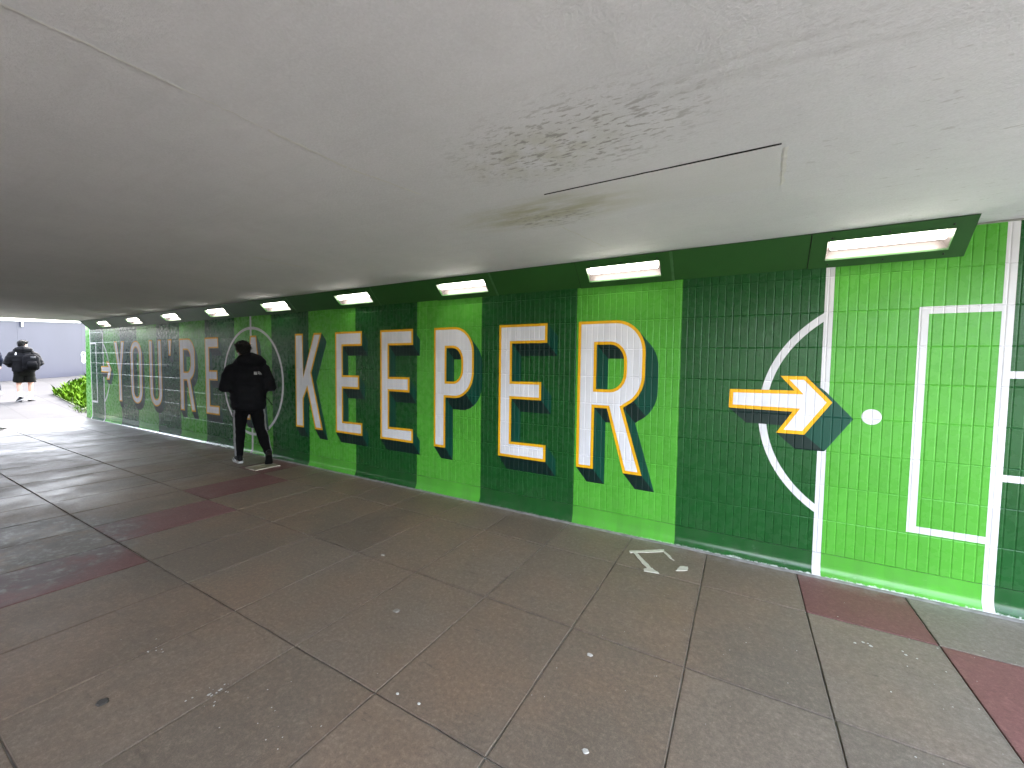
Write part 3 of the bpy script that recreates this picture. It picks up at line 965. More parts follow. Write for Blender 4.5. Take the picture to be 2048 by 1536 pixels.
def copy_tree(o, parent=None):
    c_ = o.copy(); COL.objects.link(c_)
    if parent is not None:
        c_.parent = parent
    for ch in list(o.children):
        copy_tree(ch, c_)
    return c_
lp0["label"] = lamp_names[0]
for n in range(1, 9):
    r = copy_tree(lp0); r.location = (-LP * n, 0, 0); r["label"] = lamp_names[n]

# ------------------------------------------------------------------ pavement inside the underpass
pav = bpy.data.objects.new("pavement", None); COL.objects.link(pav); pav["kind"] = "structure"
PIT, DEP = 0.605, 0.9135
ROWS = [(-0.052, -0.625)] + [(-0.625 - DEP * i, -0.625 - DEP * (i + 1)) for i in range(10)]
UX0 = -1.937
base = MB()
base.face([(xl(-.05) - 1.0, 0.05, fz(0, .05) - 0.0075), (xl(-9.4) - 1.0, -9.4, fz(0, -9.4) - 0.0075), (4.2, -9.4, fz(0, -9.4) - 0.0075), (4.2, 0.05, fz(0, .05) - 0.0075)])
base.build("mortar_bed", M_MORTAR, pav)
def slab_mesh(w, d, seed):
    rr = random.Random(seed)
    g = 0.0022
    hw, hd = w / 2 - g, d / 2 - g
    loop = []
    for (a, b_) in (((-hw, -hd), (hw, -hd)), ((hw, -hd), (hw, hd)), ((hw, hd), (-hw, hd)), ((-hw, hd), (-hw, -hd))):
        n = 7
        for i in range(n):
            f = i / n
            x_ = a[0] + (b_[0] - a[0]) * f; y_ = a[1] + (b_[1] - a[1]) * f
            j_ = rr.uniform(-.0016, .0012) if i else -0.0015
            if rr.random() < .05: j_ -= rr.uniform(.002, .005)
            L_ = math.hypot(x_, y_)
            nx_, ny_ = (0, math.copysign(1, y_)) if a[1] == b_[1] else (math.copysign(1, x_), 0)
            loop.append((x_ + nx_ * j_, y_ + ny_ * j_))
    n = len(loop)
    vs = [(x_ * (1 - .0035 / w * 2), y_ * (1 - .0035 / d * 2), 0.0) for x_, y_ in loop] + [(x_, y_, -0.0035) for x_, y_ in loop] + [(x_, y_, -0.03) for x_, y_ in loop]
    fs = [tuple(range(n))]
    for i in range(n):
        i2 = (i + 1) % n
        fs.append((n + i, n + i2, i2, i)); fs.append((2 * n + i, 2 * n + i2, n + i2, n + i))
    me = bpy.data.meshes.new("paving_slab"); me.from_pydata(vs, [], fs)
    return me
VAR = {}
for r, (ya, yb) in enumerate(ROWS):
    d = ya - yb
    for red in (0, 1):
        for v_ in range(3):
            key = (round(d, 3), red, v_)
            if key not in VAR:
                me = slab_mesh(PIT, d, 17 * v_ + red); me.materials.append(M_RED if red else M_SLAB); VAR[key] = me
for r, (ya, yb) in enumerate(ROWS):
    d = ya - yb; ym = (ya + yb) / 2
    for ci in range(-34, 9):
        xm = UX0 + (ci + .5) * PIT
        if xm < xl(ym) - 0.45 or xm > 4.0: continue
        red = 1 if (ci - 3 - r) % 11 == 0 else 0
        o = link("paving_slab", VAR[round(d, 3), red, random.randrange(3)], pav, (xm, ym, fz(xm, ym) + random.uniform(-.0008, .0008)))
        o.rotation_euler = (-SL + random.uniform(-.0012, .0012), random.uniform(-.0012, .0012), random.uniform(-.0008, .0008))
        if red: o["label"] = "dull red paving slab"
# cement fillet along the wall
fl = MB(); prev = None
for i in range(200):
    x = WALL_L + (WALL_R - WALL_L) * i / 199
    w = .022 + .010 * noise.noise(Vector((x * 1.7, 5, 1)))
    cur = [(x, -.044, .0095), (x, -.052 - w * .5, .006 + fz(x, -.06)), (x, -.052 - w, fz(x, -.07) + .0015)]
    if prev:
        fl.face([prev[0], prev[1], cur[1], cur[0]]); fl.face([prev[1], prev[2], cur[2], cur[1]])
    prev = cur
fl.build("cement_fillet", simple("cement_fillet", (0.22, 0.21, 0.205), .85, 14, .3, .4), pav)
# crack across one slab at the right (raised mortar hairline)
ck = MB()
cp = [(0.02, -.95), (0.10, -.93), (0.20, -.89), (0.28, -.90), (0.34, -.93), (0.40, -.965), (0.475, -.985)]

# ------------------------------------------------------------------ outside: ramps, hoarding, grass
XR0 = -15.6
def rz(x): return 0.08 * (XR0 - x)
om = MB()
edge_y = [0.3, 0.0, -1, -2, -3, -4, -5.4]
def left_edge(y): return xl(min(y, .1)) - 0.50
for y0_, y1_ in zip([14, 6, 2, .3, -.05, -1.5, -3, -4.5, -9.3], [6, 2, .3, -.05, -1.5, -3, -4.5, -9.3, -14]):
    xa, xb = left_edge(max(y0_, -9.3)), left_edge(max(y1_, -9.3))
    za, zb = fz(0, max(min(y0_, 0), -9.3)) - .001, fz(0, max(min(y1_, 0), -9.3)) - .001
    om.face([(xa, y0_, za), (xa - 3, y0_, max(rz(xa - 3), za)), (xb - 3, y1_, max(rz(xb - 3), zb)), (xb, y1_, zb)])
    om.face([(xa - 3, y0_, max(rz(xa - 3), za)), (-45, y0_, rz(-45)), (-45, y1_, rz(-45)), (xb - 3, y1_, max(rz(xb - 3), zb))])
structure(om.build("ramp", M_OUT))
o2 = MB(); o2.face([(4.15, -14, -.004), (40, -14, 1.6), (40, 6, 1.6), (4.15, 6, -.004)]); o2.face([(4.0, -14, -.004), (4.0, -9.35, -.004), (-6.0, -9.35, -.004), (-6.0, -14, -.004)])
structure(o2.build("path", simple("pale_concrete_path", (0.26, 0.255, 0.25), 0.8, 6, .1, .3)))
# threshold strip of pale concrete at the left mouth
th = MB()
for i in range(14):
    ya, yb = 0.1 - 9.0 * i / 14, 0.1 - 9.0 * (i + 1) / 14
    for (x_a, x_b) in (((left_edge(ya) + .06), (left_edge(yb) + .06)),):
        th.face([(x_a - .04, ya, fz(0, ya) + .006), (x_b - .04, yb, fz(0, yb) + .006), (x_b + .06, yb, fz(0, yb) + .006), (x_a + .06, ya, fz(0, ya) + .006)])
structure(th.build("threshold_strip", M_KERB))

HA, HB = Vector((-24.03, -0.01)), Vector((-25.68, 2.54))
hd_ = (HB - HA).normalized(); hn = Vector((hd_.y, -hd_.x)); hn = hn if hn.x > 0 else -hn
P0 = HA - hd_ * 14; P1 = HB + hd_ * 12
hoard = thing("hoarding", "tall plain lavender grey boundary wall beyond the underpass mouth", "wall")
L_ = (P1 - P0).length
npan = 12
for i in range(npan):
    a = P0 + hd_ * (L_ * i / npan); b_ = P0 + hd_ * (L_ * (i + 1) / npan - .004)
    mb = MB()
    pts = []
    for q in (a, b_):
        for w in (0, -.12):
            for z in (rz(q.x) - .4, 2.88 + .07 * (q - HA).dot(hd_)):
                p = q + hn * w; pts.append((p.x, p.y, z))
    bb = len(mb.v); mb.v.extend(pts)
    for f in ((0, 1, 3, 2), (4, 6, 7, 5), (0, 4, 5, 1), (2, 3, 7, 6), (1, 5, 7, 3)):
        mb.f.append(tuple(bb + k for k in f)); mb.m.append(0)
    mb.build("panel", M_HOARD, hoard)
mb = MB()
for (a, b_) in ((P0, P1),):
    pts = []
    for q in (a, b_):
        zt = 2.88 + .07 * (q - HA).dot(hd_)
        for w in (.04, -.16):
            for z in (zt + .003, zt + .06):
                p = q + hn * w; pts.append((p.x, p.y, z))
    mb.v.extend(pts)
    for f in ((0, 1, 3, 2), (4, 6, 7, 5), (0, 4, 5, 1), (2, 3, 7, 6), (0, 2, 6, 4), (1, 5, 7, 3)):
        mb.f.append(f); mb.m.append(0)
mb.build("coping", M_CAP, hoard)
mb = MB(); pq = HA + hd_ * .66 + hn * .03; mb.box((pq.x, pq.y, 2.83), (.05, .05, .22)); mb.build("bracket", M_CAP, hoard)
# white ring-shaped mark painted on the wall, close to the green wall end
mb = MB()
for (cz_, r0, r1) in ((1.70, .045, .105), (1.47, .03, .095)):
    c0 = HA + hd_ * 2.98 + hn * .006
    for i in range(16):
        a0, a1 = 2 * math.pi * i / 16, 2 * math.pi * (i + 1) / 16
        P_ = lambda r, a: (c0.x + hd_.x * r * math.cos(a), c0.y + hd_.y * r * math.cos(a), cz_ + 1.35 * r * math.sin(a))
        mb.face([P_(r0, a0), P_(r1, a0), P_(r1, a1), P_(r0, a1)])
mb.build("painted_mark", M_CAP, hoard)

# grass wedge beside the wall end
poly = [(-15.5, 0.34), (-16.1, 0.24), (-17.5, 0.26), (-20.0, 0.36), (-21.0, .85), (-23.2, 2.05), (-26, 4.2), (-26, 6), (-15.5, 6)]
def bank_z(x, y): return max(rz(x), 0.0) + 0.015 + 0.12 * max(0, min(3, y - .25))
mb = MB()
cen = (-19.0, 1.6)
def inside(x, y):
    c_ = False
    for i in range(len(poly)):
        x1_, y1_ = poly[i]; x2_, y2_ = poly[i - 1]
        if (y1_ > y) != (y2_ > y) and x < (x2_ - x1_) * (y - y1_) / (y2_ - y1_) + x1_: c_ = not c_
    return c_
vs = [(x, y, bank_z(x, y)) for x, y in poly]
for tr in tessellate_polygon([[Vector(v) for v in vs]]):
    mb.face([vs[i] for i in tr])
for i in range(len(poly)):
    a, b_ = vs[i], vs[(i + 1) % len(poly)]
    mb.face([a, b_, (b_[0], b_[1], b_[2] - .5), (a[0], a[1], a[2] - .5)])
bank = structure(mb.build("bank", M_EARTH))
t = NT("grass_leaf")
oi = t.noise(3.5, 3)
M_GRASS = t.pbr(t.mix(t.rng(oi, .35, .65), (0.026, 0.068, 0.0006), (0.046, 0.094, 0.001)), 0.8, None, 0.05)
gr = MB()
rg = random.Random(3)
cnt = 0
while cnt < 5200:
    x = rg.uniform(-23.5, -15.45); y = rg.uniform(.2, 3.2)
    if not inside(x, y) or rg.random() < (y - .3) * .16: continue
    cnt += 1
    z = bank_z(x, y)
    h = rg.uniform(.08, .26) * (0.75 if rg.random() < .6 else 1.15); w = rg.uniform(.012, .035)
    a = rg.uniform(0, 6.283); lean = rg.uniform(.1, .9) * h
    dx, dy = math.cos(a), math.sin(a)
    p0 = Vector((x, y, z - .01)); p1 = p0 + Vector((dx * lean * .35, dy * lean * .35, h * .62)); p2 = p0 + Vector((dx * lean, dy * lean, h))
    sd = Vector((-dy, dx, 0)) * w
    gr.face([p0 - sd * .5, p0 + sd * .5, p1 + sd, p1 - sd]); gr.face([p1 - sd, p1 + sd, p2])
for (x, y, n) in ((-16.25, .12, 40), (-16.6, .14, 40), (-17.0, .2, 30)):       # weeds along the paving edge
    for _ in range(n):
        xx, yy = x + rg.gauss(0, .16), y + rg.gauss(0, .05); a = rg.uniform(0, 6.283); h = rg.uniform(.03, .10)
        p0 = Vector((xx, yy, max(0, rz(xx)))); d = Vector((math.cos(a), math.sin(a), 0)); sd = Vector((-d.y, d.x, 0)) * .012
        gr.face([p0 - sd, p0 + sd, p0 + d * h * .7 + Vector((0, 0, h))])
go = gr.build("grass", M_GRASS); go["kind"] = "stuff"
# inspection cover flush in the ramp
mb = MB(); mb.box((-17.0, -.35, rz(-17.0) + .006), (.30, .42, .012), Matrix.Rotation(math.atan(.08), 3, 'Y')); ic = mb.build("inspection_cover", simple("cover_metal", (.014, .014, .015), .8))
tag(ic, "thin dark inspection cover in the pale ramp beside the grass", "cover")

# ------------------------------------------------------------------ small things on the pavement
tape = thing("tape_mark", "broken outline of pale masking tape stuck on the paving under the right mural", "tape")
for q in ([(-1.286, -0.352), (-1.274, -0.389), (-1.033, -0.214), (-1.043, -0.174)], [(-1.253, -0.368), (-1.229, -0.348), (-1.05, -0.592), (-1.087, -0.604)],
          [(-1.119, -0.602), (-1.111, -0.64), (-1.006, -0.618), (-1.065, -0.558)], [(-1.04, -0.218), (-1.027, -0.21), (-0.939, -0.335), (-0.978, -0.318)],
          [(-0.905, -0.507), (-0.888, -0.415), (-0.835, -0.393), (-0.83, -0.452)]):
    mb = MB(); q = ccw(q)
    outl = []
    for i in range(4):
        a, b_ = Vector(q[i]), Vector(q[(i + 1) % 4])
        n = 6 if (b_ - a).length > .12 else 4
        for k in range(n):
            p = a.lerp(b_, k / n)
            if k: p += Vector((random.uniform(-.005, .005), random.uniform(-.005, .005)))
            outl.append(p)
    lift = 0.0035 + random.uniform(0, .0008)
    mb.face([(p.x, p.y, fz(p.x, p.y) + lift) for p in outl])
    for i in range(len(outl)):
        p, p2 = outl[i], outl[(i + 1) % len(outl)]
        mb.face([(p.x, p.y, fz(p.x, p.y) + lift), (p.x, p.y, fz(p.x, p.y) + .0005), (p2.x, p2.y, fz(p2.x, p2.y) + .0005), (p2.x, p2.y, fz(p2.x, p2.y) + lift)])
    mb.build("tape_strip", M_TAPE, tape)
cov = thing("cover_plate", "pale yellowish rectangular cover plate in the paving behind the walking man", "cover", (-6.51, -.43, fz(0, -.43) + .002), -.03)
mb = MB()
for (cx_, cy_, sx_, sy_) in ((-.125, 0, .028, .35), (.125, 0, .028, .35), (0, .161, .222, .028), (0, -.161, .222, .028)):
    mb.box((cx_, cy_, .006), (sx_, sy_, .014))
mb.build("frame", M_COVERF, cov)
mb = MB(); mb.box((0, 0, .003), (.220, .292, .012)); mb.build("lid", M_COVER, cov)
gums = [(-1.168, -1.704, .016, 0, "white chewing gum spot right of the centre, nearest the tape mark"), (-1.006, -2.232, .015, 0, "white chewing gum spot lowest right, near the picture's bottom edge"),
        (-1.844, -2.405, .008, 0, "tiny white gum fleck left of a slab corner"), (-1.722, -2.397, .008, 0, "tiny white gum fleck just right of another fleck"),
        (-2.951, -1.468, .02, 0, "faint pale gum spot on the middle slabs below letter P"), (-2.315, -1.949, .024, 0, "broad faint gum spot on the brown slab in mid floor"),
        (-2.917, -3.1, .026, 1, "dark gum spot at the lower left of the pavement")]
for (x, y, r, dk, lb) in gums:
    mb = MB(); n = 14; rimv = []
    for i in range(n):
        a = 2 * math.pi * i / n; rr = r * random.uniform(.82, 1.12)
        rimv.append((x + rr * math.cos(a), y + rr * math.sin(a) * .85))
    zt = fz(x, y)
    mb.face([(px_ * .75 + x * .25, py_ * .75 + y * .25, zt + .0042) for px_, py_ in rimv])
    for i in range(n):
        p, p2 = rimv[i], rimv[(i + 1) % n]
        mb.face([(p[0], p[1], zt + .0012), (p2[0], p2[1], zt + .0012), (p2[0] * .75 + x * .25, p2[1] * .75 + y * .25, zt + .0042), (p[0] * .75 + x * .25, p[1] * .75 + y * .25, zt + .0042)])
    col = M_GUMD if dk else (M_GUM if r < .018 else simple("faded_gum", (.22, .20, .175), .8))
    tag(mb.build("chewing_gum", col), lb, "gum", "chewing gum spots on the pavement")
# flecks of paint and grit, uncountable
fk = MB()
def flecks(cx_, cy_, sx_, sy_, n, r0, r1):
    for _ in range(n):
        x, y = random.gauss(cx_, sx_), random.gauss(cy_, sy_); r = random.uniform(r0, r1); a = random.uniform(0, 6.28)
        zt = fz(x, y) + .0026
        fk.face([(x + r * math.cos(a + q) * random.uniform(.5, 1.2), y + r * math.sin(a + q) * random.uniform(.5, 1.2), zt) for q in (0, 1.2, 2.5, 3.7, 5.0)])
flecks(-3.12, -2.84, .04, .03, 7, .002, .007); flecks(-2.55, -2.83, .05, .03, 18, .002, .008); flecks(-2.2, -2.75, .12, .12, 14, .0015, .004)
flecks(-1.8, -3.0, .15, .06, 16, .002, .006); flecks(-2.0, -1.5, .9, .6, 40, .0015, .003); flecks(0.25, -1.0, .4, .4, 30, .0015, .005); flecks(-.9, -1.6, .6, .5, 20, .0015, .003)
flecks(.13, -.83, .03, .015, 4, .006, .014); flecks(.3, -.82, .02, .01, 3, .004, .008); flecks(-3.9, -1.0, 2, .5, 40, .002, .004)
fo = fk.build("paint_fleck", simple("pale_fleck", (.5, .49, .46), .7)); fo["kind"] = "stuff"

# ------------------------------------------------------------------ people
def hand(ex, wrist, direction, palm_n, s=1.0, thumb_side=1):
    """a palm and five unequal, slightly curled fingers"""
    d = Vector(direction).normalized(); n = Vector(palm_n); n = (n - d * n.dot(d)).normalized(); sd = d.cross(n).normalized()
    w = Vector(wrist)
    ex.loft([(w - d * .03, .026 * s, .018 * s), (w + d * .02 * s, .038 * s, .017 * s), (w + d * .07 * s, .042 * s, .015 * s), (w + d * .095 * s, .038 * s, .012 * s)], 10, side=sd)
    for i, ln in enumerate((.066, .076, .071, .056)):
        b0 = w + d * .085 * s + sd * (-.030 + .020 * i) * s
        p1 = b0 + d * ln * .45 * s + n * .006 * s; p2 = p1 + d * ln * .32 * s + n * .020 * s; p3 = p2 + d * ln * .12 * s + n * .024 * s
        ex.loft([(b0, .0095 * s, .0095 * s), (p1, .009 * s, .009 * s), (p2, .008 * s, .008 * s), (p3, .0055 * s, .0055 * s)], 7, side=sd)
    b0 = w + d * .02 * s + sd * thumb_side * .034 * s
    p1 = b0 + (d * .6 + sd * thumb_side * .7 + n * .2).normalized() * .035 * s; p2 = p1 + (d + n * .4).normalized() * .03 * s
    ex.loft([(b0 - sd * thumb_side * .015, .013 * s, .013 * s), (p1, .0105 * s, .0105 * s), (p2, .007 * s, .007 * s)], 7, side=n)

def shoe(parent, ankle, yaw, pitch, s, upper, sole, accent=None):
    """ankle is the joint point; pitch > 0 lifts the heel"""
    Mx = Matrix.Translation(Vector(ankle)) @ Matrix.Rotation(yaw, 4, 'Z') @ Matrix.Rotation(-pitch, 4, 'X')
    u = MB()
    u.loft([((0, -.075, -.055), .026, .012), ((0, -.072, -.02), .034, .03), ((0, -.035, .0), .040, .050), ((0, .03, -.015), .042, .046), ((0, .09, -.036), .046, .034), ((0, .145, -.047), .044, .024), ((0, .185, -.055), .026, .012)], 12, side=Vector((1, 0, 0)))
    u.loft([((0, -.02, -.03), .04, .05), ((0, -.025, .035), .036, .042)], 12, side=Vector((1, 0, 0)))
    u.v = [tuple(Mx @ (Vector(p) * s)) for p in u.v]
    uo = remeshed(u, "shoe", upper, parent, .009 * s, 3)
    so = MB()
    prof = [(-.090, .022), (-.075, .036), (-.03, .038), (.03, .040), (.09, .049), (.14, .047), (.18, .032), (.198, .012)]
    L1 = [(w, y) for y, w in prof] + [(-w, y) for y, w in reversed(prof)]
    n = len(L1)
    toe = lambda y: .012 * max(0, (y - .12) / .08)
    top = [(x * 1.02, y, -.052 + toe(y)) for x, y in L1]; bot_ = [(x, y, -.080 + toe(y)) for x, y in L1]
    so.v = [tuple(Mx @ (Vector(p) * s)) for p in top + bot_]
    so.f = [tuple(range(n)), tuple(reversed(range(n, 2 * n)))] + [(i, (i + 1) % n, n + (i + 1) % n, n + i) for i in range(n)]
    so.m = [0] * len(so.f)
    so.build("sole", sole, uo)
    if accent:
        for sg in (-1, 1):
            q = MB()
            for a, b_ in zip([(.0485, -.05, -.035), (.0525, .0, -.028), (.0545, .045, -.015)], [(.0525, .0, -.028), (.0545, .045, -.015), (.052, .08, -.012)]):
                q.face([tuple(Mx @ (Vector((sg * a[0], a[1], a[2] - .006)) * s)), tuple(Mx @ (Vector((sg * b_[0], b_[1], b_[2] - .006)) * s)), tuple(Mx @ (Vector((sg * b_[0], b_[1], b_[2] + .006)) * s)), tuple(Mx @ (Vector((sg * a[0], a[1], a[2] + .006)) * s))])
            q.build("side_flash", accent, uo)
    return uo

def head_geo(mb, c, s, R3):
    def P_(x, y, z): return Vector(c) + R3 @ (Vector((x, y, z)) * s)
    mb.ball(P_(0, -.012, .035), (.076 * s, .095 * s, .095 * s), 16, 11, rot=R3)
    mb.ball(P_(0, .028, -.035), (.058 * s, .066 * s, .080 * s), 14, 9, rot=R3)
    mb.loft([(P_(0, .082, .035), .010 * s, .008 * s), (P_(0, .105, .0), .014 * s, .012 * s), (P_(0, .100, -.018), .018 * s, .010 * s)], 8)
    mb.loft([(P_(-.022, .085, -.055), .004 * s, .005 * s), (P_(0, .094, -.056), .009 * s, .008 * s), (P_(.022, .085, -.055), .004 * s, .005 * s)], 8, side=Vector((0, 0, 1)))
    for sg in (-1, 1):
        mb.ball(P_(sg * .078, -.012, -.002), (.012 * s, .020 * s, .032 * s), 8, 6, rot=R3)

def person(label, loc, facing, H, skin, spec, group=None):
    """facing: heading angle of the body's forward (+Y local) axis"""
    s = H / 1.80
    body = MB(); ex = MB()
    V = lambda p: tuple(Vector(p) * s)
    hp = spec['head']; R3 = Matrix.Rotation(spec.get('head_yaw', 0), 3, 'Z') @ Matrix.Rotation(spec.get('head_pitch', 0), 3, 'X')
    head_geo(body, V(hp), s, R3)
    neck = Vector(hp) * s
    body.loft([(V((0, 0, 1.42)), .07 * s, .06 * s), (tuple(neck + Vector((0, -.02, -.07)) * s), .055 * s, .058 * s), (tuple(neck), .05 * s, .055 * s)], 12)
    body.loft([(V((0, 0, .84)), .13 * s, .09 * s), (V((0, 0, .95)), .155 * s, .105 * s), (V((0, 0, 1.10)), .14 * s, .10 * s), (V((0, .01, 1.28)), .165 * s, .115 * s), (V((0, 0, 1.42)), .15 * s, .085 * s), (V((0, 0, 1.47)), .07 * s, .06 * s)], 16)
    for sg in (-1, 1):
        sh, el, wr = spec['arm'][sg]
        body.loft([(V((sg * .10, 0, 1.40)), .06 * s, .06 * s), (V(sh), .056 * s, .056 * s), (V(el), .042 * s, .042 * s), (V(wr), .028 * s, .024 * s)], 12)
        d = (Vector(wr) - Vector(el)).normalized()
        hand(ex, Vector(wr) * s, d, spec.get('palm', (-sg, 0, -.3)), s, -sg)
        hip, kn, an = spec['leg'][sg]
        body.loft([(V((hip[0], hip[1], hip[2] + .05)), .085 * s, .09 * s), (V(hip), .088 * s, .092 * s), (V((Vector(hip) + Vector(kn)) / 2), .072 * s, .076 * s), (V(kn), .052 * s, .055 * s), (V(Vector(kn).lerp(Vector(an), .3)), .052 * s, .058 * s), (V(Vector(kn).lerp(Vector(an), .75)), .036 * s, .038 * s), (V(an), .031 * s, .034 * s)], 12)
        fd = Matrix.Rotation(spec['foot'][sg][0], 3, 'Z') @ Matrix.Rotation(-spec['foot'][sg][1], 3, 'X')
        body.loft([(V(Vector(an) + fd @ Vector((0, -.05, -.045))), .024 * s, .02 * s), (V(Vector(an) + fd @ Vector((0, .03, -.03))), .03 * s, .03 * s), (V(Vector(an) + fd @ Vector((0, .12, -.055))), .034 * s, .014 * s)], 10)
    root = remeshed(body, "person", skin, None, .0105 * s, 4, extra=ex)
    tag(root, label, "person", group)
    root.location = loc; root.rotation_euler = (0, 0, facing)
    for sg in (-1, 1):
        mb = MB(); mb.ball(Vector(hp) * s + R3 @ (Vector((sg * .031, .080, .022)) * s), .011 * s, 8, 6); mb.build("eye", M_EYE, root, True)
    return root, s, R3

def hair_cap(root, s, hp, R3, kind, mat, seed):
    mb = MB()
    c = Vector(hp) * s
    if kind == 'curly':
        mb.ball(c + R3 @ (Vector((0, -.03, .045)) * s), (.098 * s, .112 * s, .092 * s), 22, 14, rot=R3)
        mb.ball(c + R3 @ (Vector((0, .02, .09)) * s), (.085 * s, .088 * s, .050 * s), 18, 10, rot=R3)
        mb.ball(c + R3 @ (Vector((0, -.075, -.03)) * s), (.07 * s, .05 * s, .06 * s), 14, 10, rot=R3)
    else:
        mb.ball(c + R3 @ (Vector((0, -.026, .045)) * s), (.090 * s, .106 * s, .088 * s), 22, 14, rot=R3)
        mb.ball(c + R3 @ (Vector((0, .02, .085)) * s), (.082 * s, .09 * s, .048 * s), 18, 10, rot=R3)
        mb.ball(c + R3 @ (Vector((0, -.060, -.010)) * s), (.078 * s, .058 * s, .075 * s), 16, 10, rot=R3)
    o = remeshed(mb, "hair", mat, root, .009 * s, 1, .012 * s, 34 if kind == 'curly' else 20, seed)
    # tufts
    me = o.data
    r_ = random.Random(int(seed * 10) + 1)
    ex = MB()
    for _ in range(150):
        v = me.vertices[r_.randrange(len(me.vertices))]
        d = (v.normal + Vector((r_.uniform(-.7, .7), r_.uniform(-.7, .7), r_.uniform(-.2, .6)))).normalized()
        L_ = r_.uniform(.012, .030) * s
        a = d.orthogonal().normalized() * .006 * s; b_ = d.cross(a)
        p = v.co
        ex.face([p + a, p - a * .5 + b_, p + d * L_]); ex.face([p - a * .5 + b_, p - a * .5 - b_, p + d * L_]); ex.face([p - a * .5 - b_, p + a, p + d * L_])
    bm = bmesh.new(); bm.from_mesh(me)
    vs = [bm.verts.new(p) for p in ex.v]
    for f in ex.f: bm.faces.new([vs[i] for i in f])
    bm.to_mesh(me); bm.free()
    return o

def jacket(root, s, spec, mat, hem=.80, bulk=1.0, hood=True, seed=1.0, voxel=.014, quilt=0.0):
    mb = MB(); V = lambda p: tuple(Vector(p) * s)
    b = bulk
    mb.loft([(V((0, -.01, hem)), .190 * b * s, .150 * b * s), (V((0, -.01, hem + .05)), .208 * b * s, .163 * b * s), (V((0, -.01, 1.02)), .212 * b * s, .162 * b * s), (V((0, -.01, 1.2)), .226 * b * s, .168 * b * s), (V((0, -.012, 1.34)), .222 * b * s, .158 * b * s), (V((0, -.01, 1.44)), .170 * b * s, .125 * s), (V((0, 0, 1.52)), .105 * s, .105 * s)], 20)
    for sg in (-1, 1):
        sh, el, wr = spec['arm'][sg]
        e1 = Vector(sh).lerp(Vector(el), .5); e2 = Vector(el).lerp(Vector(wr), .5)
        mb.loft([(V((sg * .08, 0, 1.42)), .08 * b * s, .08 * b * s), (V(sh), .090 * b * s, .092 * b * s), (V(e1), .088 * b * s, .090 * b * s), (V(el), .080 * b * s, .084 * b * s), (V(e2), .072 * b * s, .074 * b * s), (V(Vector(el).lerp(Vector(wr), .93)), .052 * b * s, .052 * b * s)], 14)
    mb.loft([(V((0, .01, 1.46)), .10 * s, .098 * s), (V((0, .01, 1.53)), .092 * s, .092 * s), (V((0, .02, 1.565)), .085 * s, .088 * s)], 16)
    if hood:
        hx = spec.get('hood_x', 0)
        mb.loft([(V((hx - .15, .03, 1.485)), .055 * s, .055 * s), (V((hx - .115, -.09, 1.515)), .080 * s, .066 * s), (V((hx, -.135, 1.53)), .105 * s, .076 * s), (V((hx + .115, -.09, 1.515)), .080 * s, .066 * s), (V((hx + .15, .03, 1.485)), .055 * s, .055 * s)], 12, side=Vector((0, 0, 1)))
    o = remeshed(mb, "jacket", mat, root, voxel * s, 5, .011 * s, 8.5, seed)
    if quilt:
        me = o.data
        for v in me.vertices:
            v.co += v.normal * (abs(math.sin(v.co.z / s * math.pi / .105)) ** .5 - .6) * quilt * s
    return o

def legs_cloth(root, s, spec, mat, name, to=1.0, loose=1.0, waist=.95, seed=2.0):
    mb = MB(); V = lambda p: tuple(Vector(p) * s)
    mb.loft([(V((0, 0, waist)), .165 * s, .125 * s), (V((0, -.005, .86)), .182 * s, .14 * s), (V((0, 0, .755)), .165 * s, .120 * s)], 18)
    for sg in (-1, 1):
        hip, kn, an = (Vector(q) for q in spec['leg'][sg])
        pts = [(V(hip + Vector((0, 0, .03))), .098 * loose * s, .115 * loose * s), (V(hip.lerp(kn, .35)), .098 * loose * s, .105 * loose * s), (V(hip.lerp(kn, .75)), .084 * loose * s, .088 * loose * s), (V(kn), .076 * loose * s, .080 * loose * s), (V(kn.lerp(an, .35)), .072 * loose * s, .077 * loose * s), (V(kn.lerp(an, .75)), .060 * loose * s, .064 * loose * s), (V(kn.lerp(an, .98)), .052 * loose * s, .055 * loose * s)]
        if to < 1:
            pts = pts[:2] + [(V(hip.lerp(kn, .80)), .108 * loose * s, .11 * loose * s)]
        mb.loft(pts, 14)
    return remeshed(mb, name, mat, root, .013 * s, 4, .007 * s, 10, seed)

def side_stripes(root, s, spec, mat, sg, f0, f1, width, cloth, name="side_stripe"):
    bv = BVHTree.FromPolygons([v.co for v in cloth.data.vertices], [p.vertices for p in cloth.data.polygons])
    hip, kn, an = (Vector(q) for q in spec['leg'][sg])
    mb = MB()
    out = Vector((sg * .80, -.60, 0)); tn = Vector((sg * .60, .80, 0))
    def at(f, o):
        p = (hip.lerp(kn, f) if f < 1 else kn.lerp(an, f - 1)) + tn * o
        h = bv.ray_cast((p + out * .35) * s, -out)
        return (h[0] + out * .004) if h[0] is not None else (p + out * .08) * s
    n = 22
    for i in range(n):
        fa, fb = f0 + (f1 - f0) * i / n, f0 + (f1 - f0) * (i + 1) / n
        for y0_, y1_ in ((-width, -width * .5), (-width * .22, width * .22), (width * .5, width)):
            mb.face([tuple(at(fa, y0_)), tuple(at(fa, y1_)), tuple(at(fb, y1_)), tuple(at(fb, y0_))])
    return mb.build(name, mat, root)

